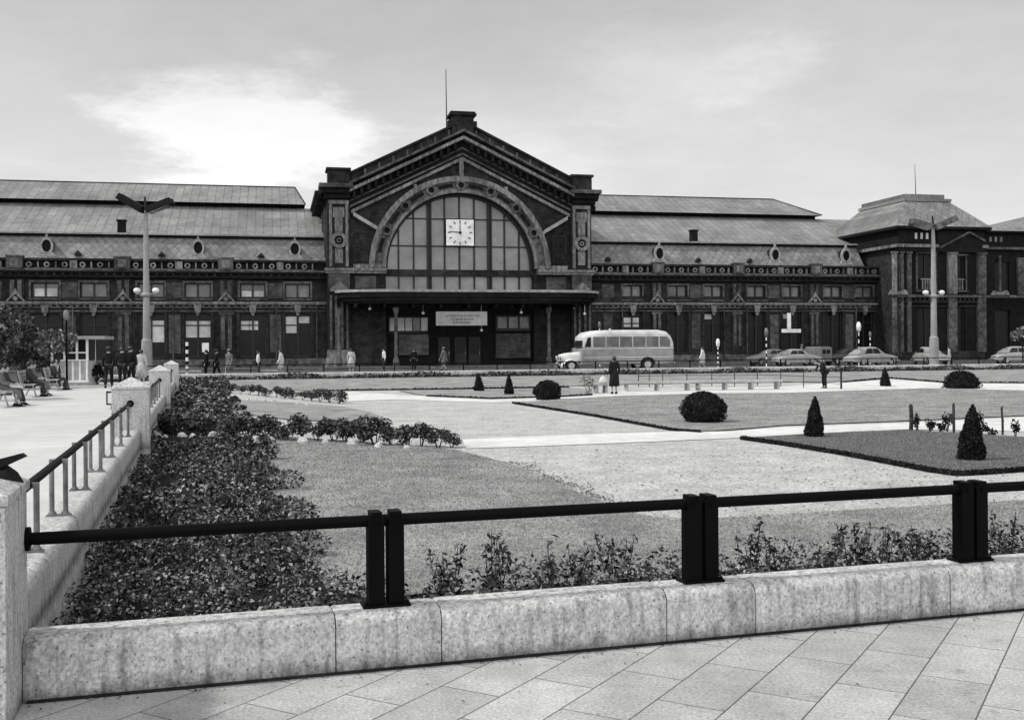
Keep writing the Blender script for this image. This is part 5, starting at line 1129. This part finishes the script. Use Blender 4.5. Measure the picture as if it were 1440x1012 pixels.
x,y=gp(848,552.8); b=MB(); b.loft([[(r0*1.1*math.cos(a)*(1+.12*math.sin(3*a+z_*9)),r0*.75*math.sin(a)*(1+.1*math.cos(2*a)),z_) for a in [2*PI*i/12 for i in range(12)]] for r0,z_ in ((.12,0),(.17,.04),(.16,.15),(.1,.25),(.04,.3))]); r=empty('white_bag',(x,y,zg(x,y)+.456),0,'bulging white bag standing on the short bench','bag'); b.build('sack',M['cloth_white'],r,smooth=60); b=MB(); b.tube([(-.05,0,.28),(-.03,0,.37),(.03,0,.37),(.05,0,.28)],.012,6); b.build('handle',M['cloth_white'],r)
# low fence behind the benches
fp=[(898,544),(913,544),(932,543.5),(966,543),(1001,543),(1033,543),(1065,542.5),(1098,543),(1130,545),(1158,545.5),(1183,547)]
r=empty('low_fence',(*gp(1040,543),0),0,'low fence of dark posts and two thin rails behind the benches','fence'); ox,oy=gp(1040,543); W_=[gp(*p) for p in fp]
for i,(x,y) in enumerate(W_):
    z=zg(x,y); b=MB(); rr=.05 if i==len(W_)-1 else .022; b.tube([(x-ox,y-oy,z-.05),(x-ox,y-oy,z+.78)],rr,7); b.lathe([(rr*1.3,0),(rr*1.3,.04),(rr*.5,.08)],(x-ox,y-oy,z+.77),7); b.build('post',M['wood_dark'],r)
b=MB()
for f in (.25,.55):
    b.tube([(x-ox,y-oy,zg(x,y)+f) for x,y in W_],.013,5)
b.build('rail',M['stone_dark'],r)
# seats along the left edge of the promenade with people on them
def slat_seat(px,py,rz,L_,label):
    x,y=gz0(px,py,0); r=empty('park_bench',(x,y,0),rz,label,'bench','park benches under the left trees')
    b=MB()
    for k in range(4): b.bx(-L_/2,L_/2,-.22+k*.12,-.22+k*.12+.095,.43,.465)
    b.build('seat',M['wood_light'],r); b=MB()
    for k in range(3): b.add([(-L_/2,-.24-k*.03,.58+k*.13),(L_/2,-.24-k*.03,.58+k*.13),(L_/2,-.265-k*.03,.68+k*.13),(-L_/2,-.265-k*.03,.68+k*.13),(-L_/2,-.27-k*.03,.57+k*.13),(L_/2,-.27-k*.03,.57+k*.13),(L_/2,-.295-k*.03,.67+k*.13),(-L_/2,-.295-k*.03,.67+k*.13)],[(0,1,2,3),(4,5,6,7),(0,1,5,4),(3,2,6,7)])
    b.build('backrest',M['wood_light'],r)
    for s in (-1,1):
        b=MB(); xx=s*(L_/2-.25); b.tube([(xx,.28,0),(xx,.16,.42),(xx,-.2,.42),(xx,-.34,.95)],.03,6); b.tube([(xx,-.3,0),(xx,-.1,.42)],.03,6); b.build('leg',M['concrete'],r)
    return r
sr=PI*1.5+CA   # facing towards +x of the corner frame
for i,(px,py,lab) in enumerate(((4,571,'nearest park bench at the left edge, under the dark tree'),(44,557,'middle park bench with a dark seated person'),(77,548,'farthest park bench near the thin lamp post'))): slat_seat(px,py,sr,2.1,lab)
def SITP(px,py,key,label,off=0.): 
    x,y=gz0(px,py,0); ex,ey=math.cos(sr),math.sin(sr); return person(x+ex*off-.0,y+ey*off,-.03,sr,label,key,1.68,'people seated on the left benches',**KW[key])
SITP(4,571,'sitd','person in dark clothes on the nearest left bench, farther seat',-.5); SITP(4,571,'sitl','person in grey on the nearest left bench, nearer seat',.35)
SITP(44,557,'sitd','person in dark clothes on the middle left bench',.3); SITP(44,557,'sitl','person in grey clothes on the middle left bench',-.45); SITP(77,548,'sitd','person in dark clothes on the farthest left bench',.2)
# thin lamp post, kiosk, litter bin
x,y=gz0(94,546,0); r=empty('thin_lamp_post',(x,y,0),0,'thin dark post with a small head beside the white kiosk','lamp post'); b=MB(); b.tube([(0,0,0),(0,0,3.0)],[.06,.035],8); b.lathe([(.12,0),(.12,.05),(.07,.12),(.05,.3)],n=10); b.build('post',M['dark_iron'],r,smooth=40); b=MB(); b.lathe([(.05,2.95),(.14,3.05),(.12,3.3),(.03,3.4)],n=10); b.build('lantern',M['glass_mid'],r,smooth=50)
x,y=gz0(108,541,0); r=empty('kiosk',(x,y,0),R(10),'white wooden kiosk with a flat roof and dark windows behind the pale shrub','kiosk')
b=MB(); b.bx(-1.0,.75,-.9,.9,0,.12); b.bx(-.95,.7,-.85,.85,.12,1.15); b.build('base',M['wood_light'],r)
b=MB(); b.bx(-.97,.72,-.9,-.852,.14,.24)
for k in range(6): b.bx(-.95+k*.31,-.87+k*.31,-.9,-.852,.24,1.13)
b.build('board',M['white_enamel'],r)
b=MB()
for xx in (-.95,-.4,.15,.6): b.bx(xx,xx+.1,-.86,-.76,1.15,2.15)
for xx in (-.95,.6): b.bx(xx,xx+.1,.76,.86,1.15,2.15)
b.bx(-.95,.7,-.88,-.78,1.5,1.56); b.bx(-.95,.7,-.9,-.75,1.15,1.21); b.build('window_frame',M['white_enamel'],r)
b=MB(); b.bx(-.9,.65,-.8,-.78,1.2,2.15); b.bx(-.94,-.92,-.8,.8,1.2,2.15); b.bx(.67,.69,-.8,.8,1.2,2.15); b.build('pane',M['glass_dark'],r)
b=MB(); b.bx(-1.2,1.5,-1.15,1.1,2.15,2.3); b.build('roof',M['concrete'],r,bevel=.02)
x,y=gz0(157,575,0); r=empty('litter_bin',(x,y,0),CA,'small open-framed litter bin beside the second pillar','litter bin'); b=MB(); b.tube([(0,0,0),(0,0,.45)],.025,6); b.build('post',M['dark_iron'],r); b=MB(); 
b.bx(-.13,-.10,-.13,.13,.12,.5).bx(.10,.13,-.13,.13,.12,.5).bx(-.1,.1,-.13,-.1,.12,.16).bx(-.1,.1,-.13,-.1,.46,.5); b.build('frame',M['dark_iron'],r); b=MB(); b.bx(-.1,.1,-.1,.1,.16,.46); b.build('basket',M['white_enamel'],r)
# folded dark cloth on the corner pillar
x,y=-2.455,4.93; b=MB(); b.loft([[(-.14,-.12,0),(.13,-.13,0),(.15,.1,0),(-.13,.12,0)],[(-.12,-.1,.04),(.12,-.09,.03),(.13,.08,.05),(-.1,.1,.06)],[(-.06,-.03,.07),(.09,-.02,.05),(.1,.04,.09),(-.03,.05,.1)]]); b.xz([(.0,.04),(.2,.13),(.18,.145),(.0,.1)],.0,.03); tag(b.build('folded_jacket',M['cloth_black'],loc=(x,y,1.03),smooth=50),'dark folded jacket left lying on the corner pillar','jacket')
# seats and low walls seen dimly in the forecourt, left
for (p0,p1,v,lab) in ((240,283,-30,'pale bench before the left wing, nearest the pillars'),(362,398,-30.5,'pale slatted bench between the two people in white'),(575,600,-30,'')):
    if not lab: continue
    u0=S(p0,510,v)[0]; u1=S(p1,510,v)[0]; x,y=SW((u0+u1)/2,v); bench(x,y,-.12,TH,u1-u0,lab,2)
# ================================================================ TREES
def tree(x,y,z,h,r,n,ls,m,label,seed,trunk_h=.4,group=None,clumps=26,name='tree'):
    g=np.random.default_rng(seed); root=empty(name,(x,y,z),0,label,'tree',group); b=MB(); tz=h*trunk_h
    b.tube([(0,0,-.1),(.04,.02,tz*.5),(0,.05,tz),(.05,0,h*.75)],[r*.07+.03,r*.06+.02,r*.05,r*.02],8); pp=[]
    for k in range(clumps):
        a=g.uniform(0,2*PI); e=g.uniform(-.35,1); rr=r*g.uniform(.35,.85)*math.sqrt(max(.05,1-max(0,e)**2)); c=np.array([rr*math.cos(a),rr*math.sin(a),tz+(h-tz)*(.45+.45*e)]); cr=r*g.uniform(.2,.36)
        b.tube([(0,0,tz*g.uniform(.7,1.2)),tuple(c*np.array([.5,.5,1])*1.0-np.array([0,0,.1*h])),tuple(c)],[.03,.02,.008],5)
        q=g.normal(size=(n//clumps,3)); q/=np.linalg.norm(q,axis=1)[:,None]; q*=g.uniform(.3,1,(len(q),1))**.5*cr*np.array([1,1,.75]); pp.append(c+q)
    b.build('trunk',M['bark'],root,smooth=50); mesh_obj('crown',leaves_mesh('crown',np.vstack(pp),ls,M[m],seed=seed,up=.2),root); return root
def at(px,Y): d=ray(px,500); return d[0]*Y
tree(at(-4,46),46,0,3.6,1.9,6000,.12,'leaf_tree','dark leafy tree at the left edge above the seated people',301,trunk_h=.2,group='trees on the promenade'); tree(at(34,50),50,0,3.0,1.35,4200,.11,'leaf_tree','lower dark tree left of the white kiosk',302,trunk_h=.1,group='trees on the promenade'); tree(at(-30,36),36,0,3.4,1.4,3000,.11,'leaf_tree','dark tree cut by the left edge of the picture, nearest',305,trunk_h=.15,group='trees on the promenade')
tree(at(82,48),48,0,2.55,1.0,1500,.13,'leaf_pale','pale sunlit sapling in front of the white kiosk',303,clumps=14,trunk_h=.5,group='trees on the promenade'); tree(at(62,53),53,0,1.8,.9,1200,.10,'leaf_shrub','low bush left of the kiosk',306,clumps=12,trunk_h=.15,group='trees on the promenade')
tree(at(118,51),51,0,1.1,.7,1400,.08,'leaf_dark','dark round bush at the foot of the kiosk',307,clumps=10,trunk_h=.1,group='trees on the promenade'); tree(at(136,51.5),51.5,0,1.0,.6,1200,.08,'leaf_dark','dark round bush right of the kiosk',308,clumps=10,trunk_h=.1,group='trees on the promenade')
tree(at(1438,80),80,-.12,2.9,.9,900,.16,'leaf_pale','small pale-leaved tree at the right edge before the corner building',304,clumps=12,trunk_h=.6)
